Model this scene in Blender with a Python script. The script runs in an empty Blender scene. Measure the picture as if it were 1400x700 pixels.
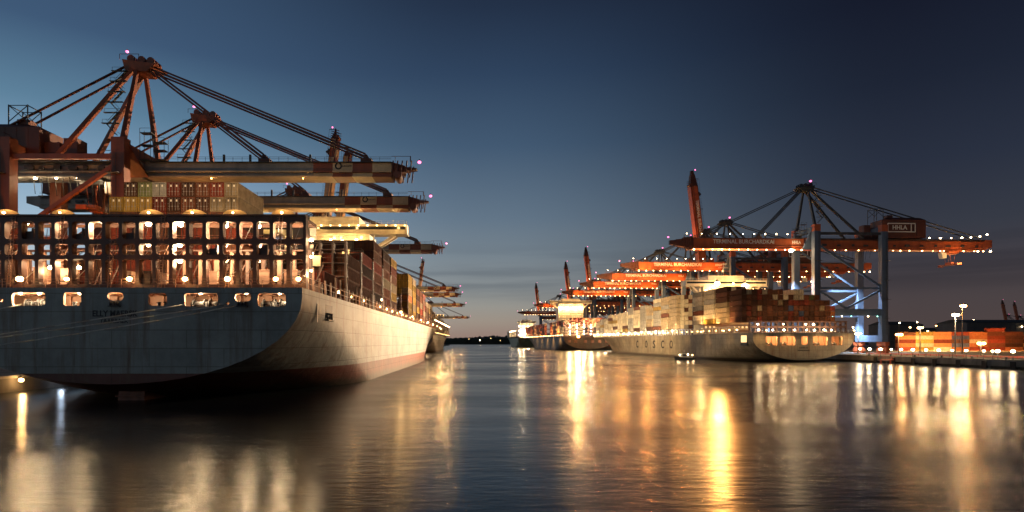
import bpy, bmesh, math, random
from mathutils import Vector, Matrix
random.seed(7)
R = math.radians
scene = bpy.context.scene
col = scene.collection
H = 9.0            # camera height above the water

# ------------------------------------------------------------------ helpers
def lin(r, g, b):
    f = lambda c: (c/255/12.92) if c/255 <= .04045 else ((c/255+.055)/1.055)**2.4
    return (f(r), f(g), f(b), 1)

class MB:
    """collects shapes and links them as ONE mesh object"""
    def __init__(s): s.v, s.f, s.m, s.sm = [], [], [], []
    def face(s, pts, m=0, smooth=False):
        n = len(s.v); s.v += [tuple(p) for p in pts]
        s.f.append(tuple(range(n, n+len(pts)))); s.m.append(m); s.sm.append(smooth)
    def box(s, x0, x1, y0, y1, z0, z1, m=0):
        s.hexa([(x0,y0,z0),(x1,y0,z0),(x1,y1,z0),(x0,y1,z0),(x0,y0,z1),(x1,y0,z1),(x1,y1,z1),(x0,y1,z1)], m)
    def hexa(s, p, m=0):
        n = len(s.v); s.v += [tuple(q) for q in p]
        for f in ((3,2,1,0),(4,5,6,7),(0,1,5,4),(1,2,6,5),(2,3,7,6),(3,0,4,7)):
            s.f.append(tuple(n+i for i in f)); s.m.append(m); s.sm.append(False)
    def bar(s, p, q, w, h=None, m=0, w2=None, h2=None):
        h = h or w; w2 = w2 or w; h2 = h2 or h
        p, q = Vector(p), Vector(q); d = (q-p).normalized()
        up = Vector((0,0,1)) if abs(d.z) < .95 else Vector((1,0,0))
        a = d.cross(up).normalized(); b = a.cross(d).normalized()
        c = lambda o, w, h: [o-a*w/2-b*h/2, o+a*w/2-b*h/2, o+a*w/2+b*h/2, o-a*w/2+b*h/2]
        s.hexa(c(p,w,h)+c(q,w2,h2), m)
    def tube(s, p, q, r, n=6, m=0, r2=None):
        r2 = r if r2 is None else r2
        p, q = Vector(p), Vector(q); d = (q-p).normalized()
        up = Vector((0,0,1)) if abs(d.z) < .95 else Vector((1,0,0))
        a = d.cross(up).normalized(); b = a.cross(d).normalized()
        k = len(s.v)
        for o, rr in ((p,r),(q,r2)):
            for i in range(n):
                t = 2*math.pi*i/n; s.v.append(tuple(o+a*rr*math.cos(t)+b*rr*math.sin(t)))
        for i in range(n):
            j = (i+1)%n
            s.f.append((k+i,k+j,k+n+j,k+n+i)); s.m.append(m); s.sm.append(True)
        s.f.append(tuple(k+i for i in reversed(range(n)))); s.m.append(m); s.sm.append(False)
        s.f.append(tuple(k+n+i for i in range(n))); s.m.append(m); s.sm.append(False)
    def ball(s, c, r, m=0, nu=8, nv=5, sz=1.0):
        k = len(s.v); c = Vector(c)
        s.v.append(tuple(c-Vector((0,0,r*sz))))
        for j in range(1, nv):
            t = math.pi*j/nv
            for i in range(nu):
                u = 2*math.pi*i/nu
                s.v.append((c.x+r*math.sin(t)*math.cos(u), c.y+r*math.sin(t)*math.sin(u), c.z-r*sz*math.cos(t)))
        s.v.append(tuple(c+Vector((0,0,r*sz)))); top = len(s.v)-1
        def add(f): s.f.append(f); s.m.append(m); s.sm.append(True)
        for i in range(nu):
            add((k, k+1+(i+1)%nu, k+1+i))
            for j in range(nv-2):
                a = k+1+j*nu
                add((a+i, a+(i+1)%nu, a+nu+(i+1)%nu, a+nu+i))
            add((k+1+(nv-2)*nu+i, k+1+(nv-2)*nu+(i+1)%nu, top))
    def mesh(s, name, mats):
        me = bpy.data.meshes.new(name); me.from_pydata(s.v, [], s.f)
        for m in (mats if isinstance(mats, (list,tuple)) else [mats]): me.materials.append(m)
        me.polygons.foreach_set('material_index', s.m); me.polygons.foreach_set('use_smooth', s.sm)
        me.update(); return me
    def build(s, name, mats, parent=None, loc=(0,0,0)):
        return link(name, s.mesh(name, mats), parent, loc)

def link(name, me, parent=None, loc=(0,0,0)):
    o = bpy.data.objects.new(name, me); col.objects.link(o); o.location = loc
    if parent: o.parent = parent
    return o
def tag(o, label=None, cat=None, group=None, kind=None):
    if label: o['label'] = label
    if cat: o['category'] = cat
    if group: o['group'] = group
    if kind: o['kind'] = kind
    return o
def empty(name, loc, rz=0):
    o = bpy.data.objects.new(name, None); col.objects.link(o); o.location = loc; o.rotation_euler = (0,0,rz)
    o.empty_display_size = .1
    return o
def copy_tree(o, parent=None, skip=()):
    c = o.copy(); col.objects.link(c); c.parent = parent
    for ch in list(o.children):
        if ch.name.split('.')[0] in skip: continue
        copy_tree(ch, c, skip)
    return c
def text(name, body, size, ex, mat, parent, mw, width=None, align='CENTER'):
    cu = bpy.data.curves.new(name, 'FONT'); cu.body = body; cu.size = size; cu.extrude = ex
    cu.offset = size*.02; cu.align_x = align; cu.align_y = 'CENTER'; cu.resolution_u = 2
    t = bpy.data.objects.new(name, cu); col.objects.link(t)
    me = bpy.data.meshes.new_from_object(t.evaluated_get(bpy.context.evaluated_depsgraph_get()))
    bpy.data.objects.remove(t); bpy.data.curves.remove(cu)
    me.materials.clear(); me.materials.append(mat)
    if width:
        xs = [v.co.x for v in me.vertices]; k = width/(max(xs)-min(xs))
        for v in me.vertices: v.co.x *= k
    o = link(name, me, parent); o.matrix_local = mw
    return o

# ------------------------------------------------------------------ materials
def nodes(name):
    m = bpy.data.materials.new(name); m.use_nodes = True
    return m, m.node_tree, m.node_tree.nodes['Principled BSDF']
def N(t, typ, **kw):
    n = t.nodes.new(typ)
    for k, v in kw.items(): setattr(n, k, v)
    return n
def paint(name, c, rough=.55, dirt=.35, scale=.35, metal=0, bump=0.0, streak=3.0, dirtcol=None):
    """painted steel / concrete with weathering that has its own shape"""
    m, t, b = nodes(name)
    tc = N(t,'ShaderNodeTexCoord'); mp = N(t,'ShaderNodeMapping'); mp.inputs['Scale'].default_value = (1,1,1/streak)
    nz = N(t,'ShaderNodeTexNoise'); nz.inputs['Scale'].default_value = scale; nz.inputs['Detail'].default_value = 7; nz.inputs['Roughness'].default_value = .65
    rp = N(t,'ShaderNodeValToRGB'); rp.color_ramp.elements[0].position = .38; rp.color_ramp.elements[1].position = .68
    d = dirtcol or tuple(x*(1-dirt) for x in c[:3])
    rp.color_ramp.elements[0].color = (*d[:3],1); rp.color_ramp.elements[1].color = (*c[:3],1)
    t.links.new(tc.outputs['Object'], mp.inputs[0]); t.links.new(mp.outputs[0], nz.inputs[0])
    t.links.new(nz.outputs[0], rp.inputs[0]); t.links.new(rp.outputs[0], b.inputs['Base Color'])
    b.inputs['Roughness'].default_value = rough; b.inputs['Metallic'].default_value = metal
    if bump:
        bp = N(t,'ShaderNodeBump'); bp.inputs['Strength'].default_value = bump
        n2 = N(t,'ShaderNodeTexNoise'); n2.inputs['Scale'].default_value = scale*9; t.links.new(tc.outputs['Object'], n2.inputs[0])
        t.links.new(n2.outputs[0], bp.inputs['Height']); t.links.new(bp.outputs[0], b.inputs['Normal'])
    return m
def glow(name, c, s):
    m, t, b = nodes(name)
    b.inputs['Base Color'].default_value = (.8,.8,.8,1)
    b.inputs['Emission Color'].default_value = (*c,1); b.inputs['Emission Strength'].default_value = s
    return m
def hull_paint(name, c, boot, zb, rust=.8):
    """ship side: plate seams, rust runs, boot-topping below height zb"""
    m, t, b = nodes(name); L = t.links.new
    tc = N(t,'ShaderNodeTexCoord'); sx = N(t,'ShaderNodeSeparateXYZ'); L(tc.outputs['Object'], sx.inputs[0])
    ad = N(t,'ShaderNodeMath', operation='ADD'); L(sx.outputs['X'], ad.inputs[0]); L(sx.outputs['Y'], ad.inputs[1])
    cb = N(t,'ShaderNodeCombineXYZ'); L(ad.outputs[0], cb.inputs[0]); L(sx.outputs['Z'], cb.inputs[1])
    br = N(t,'ShaderNodeTexBrick'); br.inputs['Scale'].default_value = 1; br.inputs['Brick Width'].default_value = 11; br.inputs['Row Height'].default_value = 2.7
    br.inputs['Mortar Size'].default_value = .07; br.inputs['Color1'].default_value = (1,1,1,1); br.inputs['Color2'].default_value = (.82,.83,.84,1); br.inputs['Mortar'].default_value = (.5,.47,.44,1)
    L(cb.outputs[0], br.inputs[0])
    n1 = N(t,'ShaderNodeTexNoise'); n1.inputs['Scale'].default_value = .11; n1.inputs['Detail'].default_value = 8; n1.inputs['Roughness'].default_value = .7
    L(tc.outputs['Object'], n1.inputs[0])
    mp = N(t,'ShaderNodeMapping'); mp.inputs['Scale'].default_value = (1.3,1.3,.09); L(tc.outputs['Object'], mp.inputs[0])
    n2 = N(t,'ShaderNodeTexNoise'); n2.inputs['Scale'].default_value = .5; n2.inputs['Detail'].default_value = 6; n2.inputs['Roughness'].default_value = .7; L(mp.outputs[0], n2.inputs[0])
    gt = N(t,'ShaderNodeMath', operation='GREATER_THAN'); gt.inputs[1].default_value = zb; L(sx.outputs['Z'], gt.inputs[0])
    mx = N(t,'ShaderNodeMix', data_type='RGBA'); L(gt.outputs[0], mx.inputs['Factor']); mx.inputs['A'].default_value = (*boot,1); mx.inputs['B'].default_value = (*c,1)
    mu = N(t,'ShaderNodeMix', data_type='RGBA', blend_type='MULTIPLY'); mu.inputs['Factor'].default_value = .8; L(mx.outputs['Result'], mu.inputs['A']); L(br.outputs[0], mu.inputs['B'])
    r1 = N(t,'ShaderNodeMapRange'); r1.inputs[1].default_value = .35; r1.inputs[2].default_value = .65; r1.inputs[3].default_value = .58; r1.inputs[4].default_value = 1.1; L(n1.outputs[0], r1.inputs[0])
    m2 = N(t,'ShaderNodeMix', data_type='RGBA', blend_type='MULTIPLY'); m2.inputs['Factor'].default_value = 1; L(mu.outputs['Result'], m2.inputs['A']); L(r1.outputs[0], m2.inputs['B'])
    r2 = N(t,'ShaderNodeMapRange'); r2.inputs[1].default_value = .50; r2.inputs[2].default_value = .70; r2.inputs[3].default_value = 0; r2.inputs[4].default_value = rust; L(n2.outputs[0], r2.inputs[0])
    m3 = N(t,'ShaderNodeMix', data_type='RGBA'); L(r2.outputs[0], m3.inputs['Factor']); L(m2.outputs['Result'], m3.inputs['A']); m3.inputs['B'].default_value = (.13,.06,.03,1)
    wz = N(t,'ShaderNodeMath', operation='MULTIPLY_ADD'); L(n2.outputs[0], wz.inputs[0]); wz.inputs[1].default_value = 5; L(sx.outputs['Z'], wz.inputs[2])
    wr = N(t,'ShaderNodeMapRange'); wr.inputs[1].default_value = 3.2; wr.inputs[2].default_value = 4.6; wr.inputs[3].default_value = .75; wr.inputs[4].default_value = 0; L(wz.outputs[0], wr.inputs[0])
    m4 = N(t,'ShaderNodeMix', data_type='RGBA'); L(wr.outputs[0], m4.inputs['Factor']); L(m3.outputs['Result'], m4.inputs['A']); m4.inputs['B'].default_value = (.035,.04,.028,1)
    L(m4.outputs['Result'], b.inputs['Base Color']); b.inputs['Roughness'].default_value = .5
    bp = N(t,'ShaderNodeBump'); bp.inputs['Strength'].default_value = .4; bp.inputs['Distance'].default_value = .08
    L(br.outputs['Fac'], bp.inputs['Height']); bp.invert = True
    dn = N(t,'ShaderNodeTexNoise'); dn.inputs['Scale'].default_value = .55; dn.inputs['Detail'].default_value = 2; L(tc.outputs['Object'], dn.inputs[0])
    b2 = N(t,'ShaderNodeBump'); b2.inputs['Strength'].default_value = .8; b2.inputs['Distance'].default_value = .12
    L(dn.outputs[0], b2.inputs['Height']); L(bp.outputs[0], b2.inputs['Normal']); L(b2.outputs[0], b.inputs['Normal'])
    return m
def object_paint(name):
    """container paint: own colour of each object, with scuffs"""
    m, t, b = nodes(name); L = t.links.new
    oi = N(t,'ShaderNodeObjectInfo'); tc = N(t,'ShaderNodeTexCoord')
    ad = N(t,'ShaderNodeVectorMath', operation='ADD'); L(tc.outputs['Object'], ad.inputs[0]); 
    cb = N(t,'ShaderNodeMath', operation='MULTIPLY'); cb.inputs[1].default_value = 80; L(oi.outputs['Random'], cb.inputs[0]); L(cb.outputs[0], ad.inputs[1])
    nz = N(t,'ShaderNodeTexNoise'); nz.inputs['Scale'].default_value = .9; nz.inputs['Detail'].default_value = 7; nz.inputs['Roughness'].default_value = .7; L(ad.outputs[0], nz.inputs[0])
    r = N(t,'ShaderNodeMapRange'); r.inputs[1].default_value = .35; r.inputs[2].default_value = .7; r.inputs[3].default_value = .6; r.inputs[4].default_value = 1.1; L(nz.outputs[0], r.inputs[0])
    mu = N(t,'ShaderNodeMix', data_type='RGBA', blend_type='MULTIPLY'); mu.inputs['Factor'].default_value = 1; L(oi.outputs['Color'], mu.inputs['A']); L(r.outputs[0], mu.inputs['B'])
    L(mu.outputs['Result'], b.inputs['Base Color']); b.inputs['Roughness'].default_value = .8; b.inputs['Specular IOR Level'].default_value = .15
    return m

M = dict(
 crane_brown = paint('crane_brown_paint', (.27,.072,.03), .5, .4),
 crane_grey = paint('crane_grey_paint', (.28,.27,.26), .5, .35),
 cream = paint('cream_paint', (.62,.48,.30), .5, .3),
 crane_orange = paint('crane_orange_paint', (.50,.11,.035), .5, .35),
 crane_blue = paint('crane_bluegrey_paint', (.10,.145,.22), .45, .3),
 dark_steel = paint('dark_steel', (.06,.06,.065), .5, .4),
 dark_red = paint('dark_red_steel', (.15,.045,.025), .55, .4),
 white = paint('white_paint', (.75,.72,.66), .45, .25),
 lash = paint('lashing_bridge_paint', (.13,.058,.04), .55, .45),
 pink = paint('primer_paint', (.46,.25,.17), .55, .35),
 deckred = paint('deck_paint', (.20,.08,.05), .7, .4),
 house = paint('superstructure_paint', (.72,.66,.52), .45, .2),
 concrete = paint('concrete', (.24,.22,.19), .85, .45, .25, bump=.3),
 asphalt = paint('yard_asphalt', (.06,.058,.055), .85, .35, .2),
 pile = paint('quay_pile', (.07,.06,.05), .9, .5, .5),
 rubber = paint('rubber', (.02,.02,.02), .8, .3),
 rope = paint('rope_fibre', (.80,.78,.72), .8, .3, 3),
 letter_white = paint('letter_white', (.85,.80,.70), .5, .1),
 letter_dark = paint('letter_dark', (.006,.007,.014), .6, .1),
 glass = paint('dark_glass', (.02,.025,.03), .12, .1),
 hill = paint('wooded_hill', (.035,.04,.025), .95, .6, .02, bump=.8, streak=1),
 funnel = paint('funnel_paint', (.38,.33,.25), .5, .3),
 redpaint = paint('red_paint', (.5,.06,.03), .5, .3),
 shed = paint('shed_cladding', (.10,.09,.085), .7, .3),
 bronze = paint('rudder_paint', (.30,.10,.055), .6, .5, .6),
)
WARM=(1,.56,.20); WHITE=(1,.72,.40); SOD=(1,.40,.09); COOL=(.62,.78,1); PINK=(1,.17,.42); GREEN=(.35,1,.75)
M['g_warm'] = glow('lamp_warm', WARM, 20)
M['g_white'] = glow('lamp_white', WHITE, 34)
M['g_sodium'] = glow('lamp_sodium', SOD, 34)
M['g_cool'] = glow('lamp_cool', COOL, 16)
M['g_pink'] = glow('lamp_red', PINK, 3.2)
M['g_green'] = glow('lamp_green', GREEN, 5)
M['g_window'] = glow('lit_window', (1,.60,.22), 1.6)
M['cont'] = object_paint('container_paint')

# ------------------------------------------------------------------ lamps: fixtures, plus bare lights added without any
def lamp_mesh(name, g):
    b = MB(); b.ball((0,0,0), 1, 0, 8, 6, .8); b.tube((0,0,.7), (0,0,1.5), .55, 6, 1, .35)
    return b.mesh(name, [M[g], M['dark_steel']])
LM = {k: lamp_mesh('lamp_'+k, 'g_'+k) for k in ('warm','white','sodium','cool','pink','green')}
LR = random.Random(11)
def lamp(name, kind, loc, r, parent):
    r *= LR.uniform(.72,1.25)
    o = link(name, LM[kind], parent, loc); o.scale = (r,r,r); return o
KE = .75
def plight(loc, e, c, r=.4, parent=None):
    l = bpy.data.lights.new('lamp_or_fill','POINT'); l.energy = e*KE; l.color = c; l.shadow_soft_size = r
    o = bpy.data.objects.new('lamp_or_fill', l); col.objects.link(o); o.location = loc
    if parent: o.parent = parent
    return o
def slight(loc, target, e, c, ang=60, r=.6, blend=.6):
    l = bpy.data.lights.new('flood_or_fill','SPOT'); l.energy = e; l.color = c; l.shadow_soft_size = r
    l.spot_size = R(ang); l.spot_blend = blend
    o = bpy.data.objects.new('flood_or_fill', l); col.objects.link(o); o.location = loc
    o.rotation_euler = (Vector(target)-Vector(loc)).to_track_quat('-Z','Y').to_euler(); return o

# ------------------------------------------------------------------ setting
# water: one sheet to the horizon
def make_water():
    m, t, b = nodes('harbour_water'); L = t.links.new
    b.inputs['Base Color'].default_value = (.010,.014,.018,1)
    b.inputs['IOR'].default_value = 1.333; b.inputs['Roughness'].default_value = .2
    tc = N(t,'ShaderNodeTexCoord')
    def layer(sx, sy, sc, det, rot=0):
        mp = N(t,'ShaderNodeMapping'); mp.inputs['Scale'].default_value = (sx,sy,1); mp.inputs['Rotation'].default_value = (0,0,rot); L(tc.outputs['Object'], mp.inputs[0])
        n = N(t,'ShaderNodeTexNoise'); n.inputs['Scale'].default_value = sc; n.inputs['Detail'].default_value = det; n.inputs['Roughness'].default_value = .6; L(mp.outputs[0], n.inputs[0]); return n
    a = layer(.35,1,1.6,5,.1); c = layer(.2,.6,.35,3,-.15); e = layer(.02,.05,.6,5,.2)
    m1 = N(t,'ShaderNodeMath', operation='MULTIPLY'); m1.inputs[1].default_value = 2.2; L(c.outputs[0], m1.inputs[0])
    ad = N(t,'ShaderNodeMath', operation='ADD'); L(a.outputs[0], ad.inputs[0]); L(m1.outputs[0], ad.inputs[1])
    bp = N(t,'ShaderNodeBump'); bp.inputs['Strength'].default_value = .42; bp.inputs['Distance'].default_value = .08
    L(ad.outputs[0], bp.inputs['Height']); L(bp.outputs[0], b.inputs['Normal'])
    # patches of rougher, wind-ruffled water
    r = N(t,'ShaderNodeMapRange'); r.inputs[1].default_value = .38; r.inputs[2].default_value = .62; r.inputs[3].default_value = .155; r.inputs[4].default_value = .27
    L(e.outputs[0], r.inputs[0]); L(r.outputs[0], b.inputs['Roughness'])
    w = MB(); w.face([(-7000,-1500,0),(7000,-1500,0),(7000,9000,0),(-7000,9000,0)])
    tag(w.build('water', m), kind='structure')
make_water()

QS = .044                                    # slope of the right quay line
def qx(y): return 172-QS*(y-300)             # its edge
LQ = 3.0; RQ = 3.2
def make_quays():
    b = MB(); b.box(-900,-84.6,20,1700,-6,LQ-.5,0); b.box(-900,-84.2,20,1700,LQ-.5,LQ,1)
    tag(b.build('quay', [M['pile'],M['concrete']]), kind='structure')
    b = MB()
    pts = [(qx(1700),1700),(qx(262),262),(qx(190),190),(qx(110),110),(900,110),(900,1700)]
    n = len(pts)
    def slab(off, z0, z1, m):
        cx, cy = 600, 900
        P = [((x+off if i<4 else x), y+(off if i in(3,4) else 0)) for i,(x,y) in enumerate(pts)]
        b.face([(x,y,z1) for x,y in reversed(P)] , m)
        for i in range(n):
            j = (i+1)%n
            b.face([(*P[j],z0),(*P[i],z0),(*P[i],z1),(*P[j],z1)], m)
    slab(0, .9, RQ, 0); slab(1.6, -5, .9, 1)
    tag(b.build('quay', [M['concrete'],M['pile']]), kind='structure')
make_quays()
def make_shore():
    b = MB(); rnd = random.Random(3)
    X = [-2600+i*40 for i in range(140)]
    hs = [22+10*math.sin(x/410)+6*math.sin(x/150+1)+3*rnd.random() for x in X]
    rows = [(2580,0,0),(2600,.75,3),(2660,1,2.5),(2800,1.05,2)]
    k = len(b.v)
    for y,f,j in rows:
        for x,h in zip(X,hs): b.v.append((x,y,h*f+j*rnd.random()*2-.5))
    for r in range(3):
        for i in range(len(X)-1):
            a = k+r*len(X)+i; b.f.append((a,a+1,a+1+len(X),a+len(X))); b.m.append(0); b.sm.append(False)
    tag(b.build('far_shore', M['hill']), kind='structure')
    # canopy of the wood on it: countless crowns, one mass
    c = MB()
    for i in range(900):
        x = rnd.uniform(-900,900); f = rnd.random(); y = 2597+f*150
        h = 22+10*math.sin(x/410)+6*math.sin(x/150+1)
        c.ball((x,y,h*(.72+.3*f)+rnd.uniform(0,4)), rnd.uniform(4,9), 0, 6, 4, rnd.uniform(.7,1.3))
    tag(c.build('woodland', M['hill']), 'dark woods on the far bank under the glow of dusk', 'woodland', kind='stuff')
make_shore()

# ------------------------------------------------------------------ containers
CW, CH, CL = 2.41, 2.54, 12.19
def container_mesh(doors):
    b = MB(); w = CW/2; n = 22; d = .07
    def side(x, s):
        st = CL-.5; pts = []
        for i in range(n):
            y0 = .25+st*i/n; q = st/n
            pts += [(x,y0),(x,y0+q*.3),(x-s*d,y0+q*.45),(x-s*d,y0+q*.85)]
        pts.append((x,.25+st))
        for (xa,ya),(xb,yb) in zip(pts,pts[1:]):
            f = [(xa,ya,.16),(xb,yb,.16),(xb,yb,CH-.12),(xa,ya,CH-.12)]
            b.face(f if s>0 else f[::-1])
    side(w-.03, 1); side(-w+.03, -1)
    for x in (-w,w-.16):
        for y in (0,CL-.25): b.box(x,x+.16,y,y+.25,0,CH)
        b.box(x+.02,x+.14,.25,CL-.25,0.01,.16); b.box(x+.02,x+.14,.25,CL-.25,CH-.12,CH-.01)
    b.box(-w+.16,w-.16,.0,.2,.01,.17); b.box(-w+.16,w-.16,0,.2,CH-.14,CH-.01)
    b.box(-w+.16,w-.16,CL-.2,CL,.01,.17); b.box(-w+.16,w-.16,CL-.2,CL,CH-.14,CH-.01)
    b.face([(-w+.1,.2,CH-.05),(w-.1,.2,CH-.05),(w-.1,CL-.2,CH-.05),(-w+.1,CL-.2,CH-.05)])
    b.face([(-w+.1,CL-.2,.05),(w-.1,CL-.2,.05),(w-.1,.2,.05),(-w+.1,.2,.05)])
    for (y,s) in ((.1,1),(CL-.1,-1)):
        if doors and s>0: continue
        for i in range(6):
            x0 = -w+.16+i*(CW-.32)/6; q=(CW-.32)/6
            f = [(x0,y,.16),(x0+q*.6,y,.16),(x0+q*.6,y,CH-.13),(x0,y,CH-.13)]
            g = [(x0+q*.6,y+s*.05,.16),(x0+q,y+s*.05,.16),(x0+q,y+s*.05,CH-.13),(x0+q*.6,y+s*.05,CH-.13)]
            for h in (f,g): b.face(h if s>0 else h[::-1])
        if s>0:
            for x in (-.85,-.35,.35,.85): b.tube((x,.06,.1),(x,.06,CH-.1),.035,5)
            for x in (-w+.16,-.05,w-.26): b.box(x,x+.1,.05,.095,.17,CH-.14,1)  # door gaskets, doubling as painted-in shadow gaps between stacked boxes
            b.box(-w+.26,w-.26,.05,.095,.17,.27,1); b.box(-w+.26,w-.26,.05,.095,CH-.24,CH-.14,1)
    return b.mesh('shipping_container', [M['cont'],M['rubber']])
CM_D, CM_S = container_mesh(True), container_mesh(False)
def door_mesh():
    b = MB(); w = (CW-.34)/2
    b.box(.05,w-.06,.07,.15,.24,CH-.22,0); b.box(0,w-.01,.12,.155,.18,CH-.16,1)
    for z in (.5,1.0,1.5,2.0): b.box(.1,w-.1,.055,.069,z,z+.26,0)
    for x in (.28,.76): b.tube((x,.03,.12),(x,.03,CH-.1),.035,6,2); b.box(x-.14,x+.14,.0,.05,.85,.97,2)
    for z in (.4,1.3,2.2): b.box(-.03,.08,.05,.1,z,z+.14,2)
    b.box(.40,.68,.045,.056,1.75,2.1,3)
    return b.mesh('door', [M['cont'],M['rubber'],M['crane_grey'],M['letter_white']])
DM = door_mesh()
PAL = {'rust red':(.21,.04,.024),'dark brown':(.085,.035,.022),'brick brown':(.145,.052,.028),'mustard yellow':(.32,.20,.045),
 'light grey':(.30,.28,.25),'cream white':(.56,.48,.35),'orange':(.38,.14,.055),'navy blue':(.05,.07,.14),'olive green':(.15,.16,.07),'beige':(.34,.26,.165)}
ORD = ['first','second','third','fourth','fifth','sixth','seventh','eighth','ninth','tenth','eleventh','twelfth','thirteenth','fourteenth','fifteenth','sixteenth','seventeenth','eighteenth','nineteenth','twentieth']
def container(frame, x, y, z, colour, label, group, doors=False, rz=0, sc=1):
    o = bpy.data.objects.new('shipping_container', CM_D if doors else CM_S); col.objects.link(o)
    o.matrix_world = frame @ Matrix.Translation((x,y,z)) @ Matrix.Rotation(rz,4,'Z') @ Matrix.Diagonal((sc,1,sc,1))
    k = random.uniform(.6,1.3); c = (*[v*k for v in PAL[colour]],1)
    o.color = c; tag(o, label, 'container', group)
    if doors:
        for s in (1,-1):
            d = bpy.data.objects.new('door', DM); col.objects.link(d); d.parent = o; d.color = c
            d.location = (-(CW-.34)/2,0,0) if s>0 else ((CW-.34)/2,0,0)
            if s<0: d.scale.x = -1
    return o
MASS = MB(); MASSC = list(PAL)
def mass(frame, x, y, z, colour):
    """a far container, for the one merged stack of what lies past the nearest 300"""
    w = CW/2*.94; mi = MASSC.index(colour); p = []
    for (a,bb,c) in ((-w,0,0),(w,0,0),(w,CL,0),(-w,CL,0),(-w,0,CH-.16),(w,0,CH-.16),(w,CL,CH-.16),(-w,CL,CH-.16)):
        p.append(frame @ Vector((x+a,y+bb,z+c)))
    MASS.hexa(p, mi)
    for i in range(9):                                   # corrugation ribs on both long sides
        yy = .6+i*1.35
        for s in (-1,1):
            q = [frame @ Vector((x+s*(w+d),y+yy+e,z+f)) for (d,e,f) in ((0,0,.15),(.04,0,.15),(.04,.5,.15),(0,.5,.15),(0,0,2.4),(.04,0,2.4),(.04,.5,2.4),(0,.5,2.4))]
            MASS.hexa(q, mi)

# ------------------------------------------------------------------ ship hull
def hull(root, P, mat, matdeck):
    L, B, zd, zb0, zk0 = P['L'], P['B'], P['zd'], P['zb'], P['zk']
    Lw = L*.955; tw, td = P.get('tw',.45), P.get('td',.72); sheer = P.get('sheer',5); run = P.get('run',90)
    nl, nu = 12, 7
    def top(t): return zd+sheer*max(0,(t-.70)/.30)**1.6
    def section(t):
        s = t*L; f = min(1, s/run); f = f*f*(3-2*f)
        zb = zb0+(-11-zb0)*min(1,(s/run))**.8; zk = zk0+(-5-zk0)*f; zt = top(t)
        pts = []
        def half(v):
            ew = max(0,(t-tw)/(1-tw)); ed = max(0,(t-td)/(1-td))
            bw = 1-ew**2.0; bd = 1-ed**2.6
            return B*(bw+(bd-bw)*max(0,min(1,v))**1.5)
        n = 2+.9*f
        def at(b, z):
            v = max(0,(z+1)/(zt+1)); lm = Lw+(L-Lw)*min(1,v)
            return (b*half(v), t*lm, z)
        for i in range(nl+1):
            a = math.pi/2*i/nl
            b = math.sin(a)**(2/n); u = 1-math.cos(a)**(2/n)
            pts.append(at(b, zb+(zk-zb)*u))
        for i in range(1,nu+1):
            pts.append(at(1, zk+(zt-zk)*i/nu))
        return pts
    ts = [0,.006,.015,.03,.05,.075,.1,.13,.17,.21,.26,.32,.4,.48,.56,.64,.7,.75,.8,.84,.88,.91,.94,.965,.985,1]
    S = [section(t) for t in ts]
    b = MB(); m = len(S[0])
    for sgn in (1,-1):
        k = len(b.v)
        for sec in S: b.v += [(x*sgn,y,z) for x,y,z in sec]
        for i in range(len(ts)-1):
            for j in range(m-1):
                a = k+i*m+j; q = (a,a+m,a+m+1,a+1)
                b.f.append(q if sgn>0 else q[::-1]); b.m.append(0); b.sm.append(True)
    b.build('hull', mat, root)
    d = MB()
    for s0,s1 in zip(S,S[1:]):
        p,q = s0[-1], s1[-1]
        d.face([(-p[0]+.1,p[1],p[2]-.15),(p[0]-.1,p[1],p[2]-.15),(q[0]-.1,q[1],q[2]-.15),(-q[0]+.1,q[1],q[2]-.15)])
    d.build('deck', matdeck, root)
    # transom with real openings
    bm = bmesh.new(); e = []
    outline = [(x,z) for x,y,z in S[0]]
    lp = outline+[(-x,z) for x,z in reversed(outline[1:])]
    rnd = []
    def loop(pts):
        vs = [bm.verts.new((x,0,z)) for x,z in pts]
        for i in range(len(vs)): e.append(bm.edges.new((vs[i],vs[(i+1)%len(vs)])))
    loop(lp)
    for (x0,x1,z0,z1,r) in P.get('holes',[]):
        pts = rrect(x0,x1,z0,z1,r); rnd.append(pts); loop(pts)
    bmesh.ops.triangle_fill(bm, edges=e, use_beauty=True)
    bmesh.ops.recalc_face_normals(bm, faces=bm.faces)
    me = bpy.data.meshes.new('transom'); bm.to_mesh(me); bm.free(); me.materials.append(mat)
    link('transom', me, root)
    if rnd:
        for pts in rnd:
            w = MB()
            for (a,c),(a2,c2) in zip(pts, pts[1:]+pts[:1]):
                w.face([(a,-.03,c),(a2,-.03,c2),(a2,.45,c2),(a,.45,c)])
            w.build('port_frame', M['pink'], root)
    return S
def rrect(x0,x1,z0,z1,r,n=4):
    p = []
    for cx,cz,a0 in ((x1-r,z0+r,-90),(x1-r,z1-r,0),(x0+r,z1-r,90),(x0+r,z0+r,180)):
        for i in range(n+1):
            a = R(a0+90*i/n); p.append((cx+r*math.cos(a), cz+r*math.sin(a)))
    return p
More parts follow.
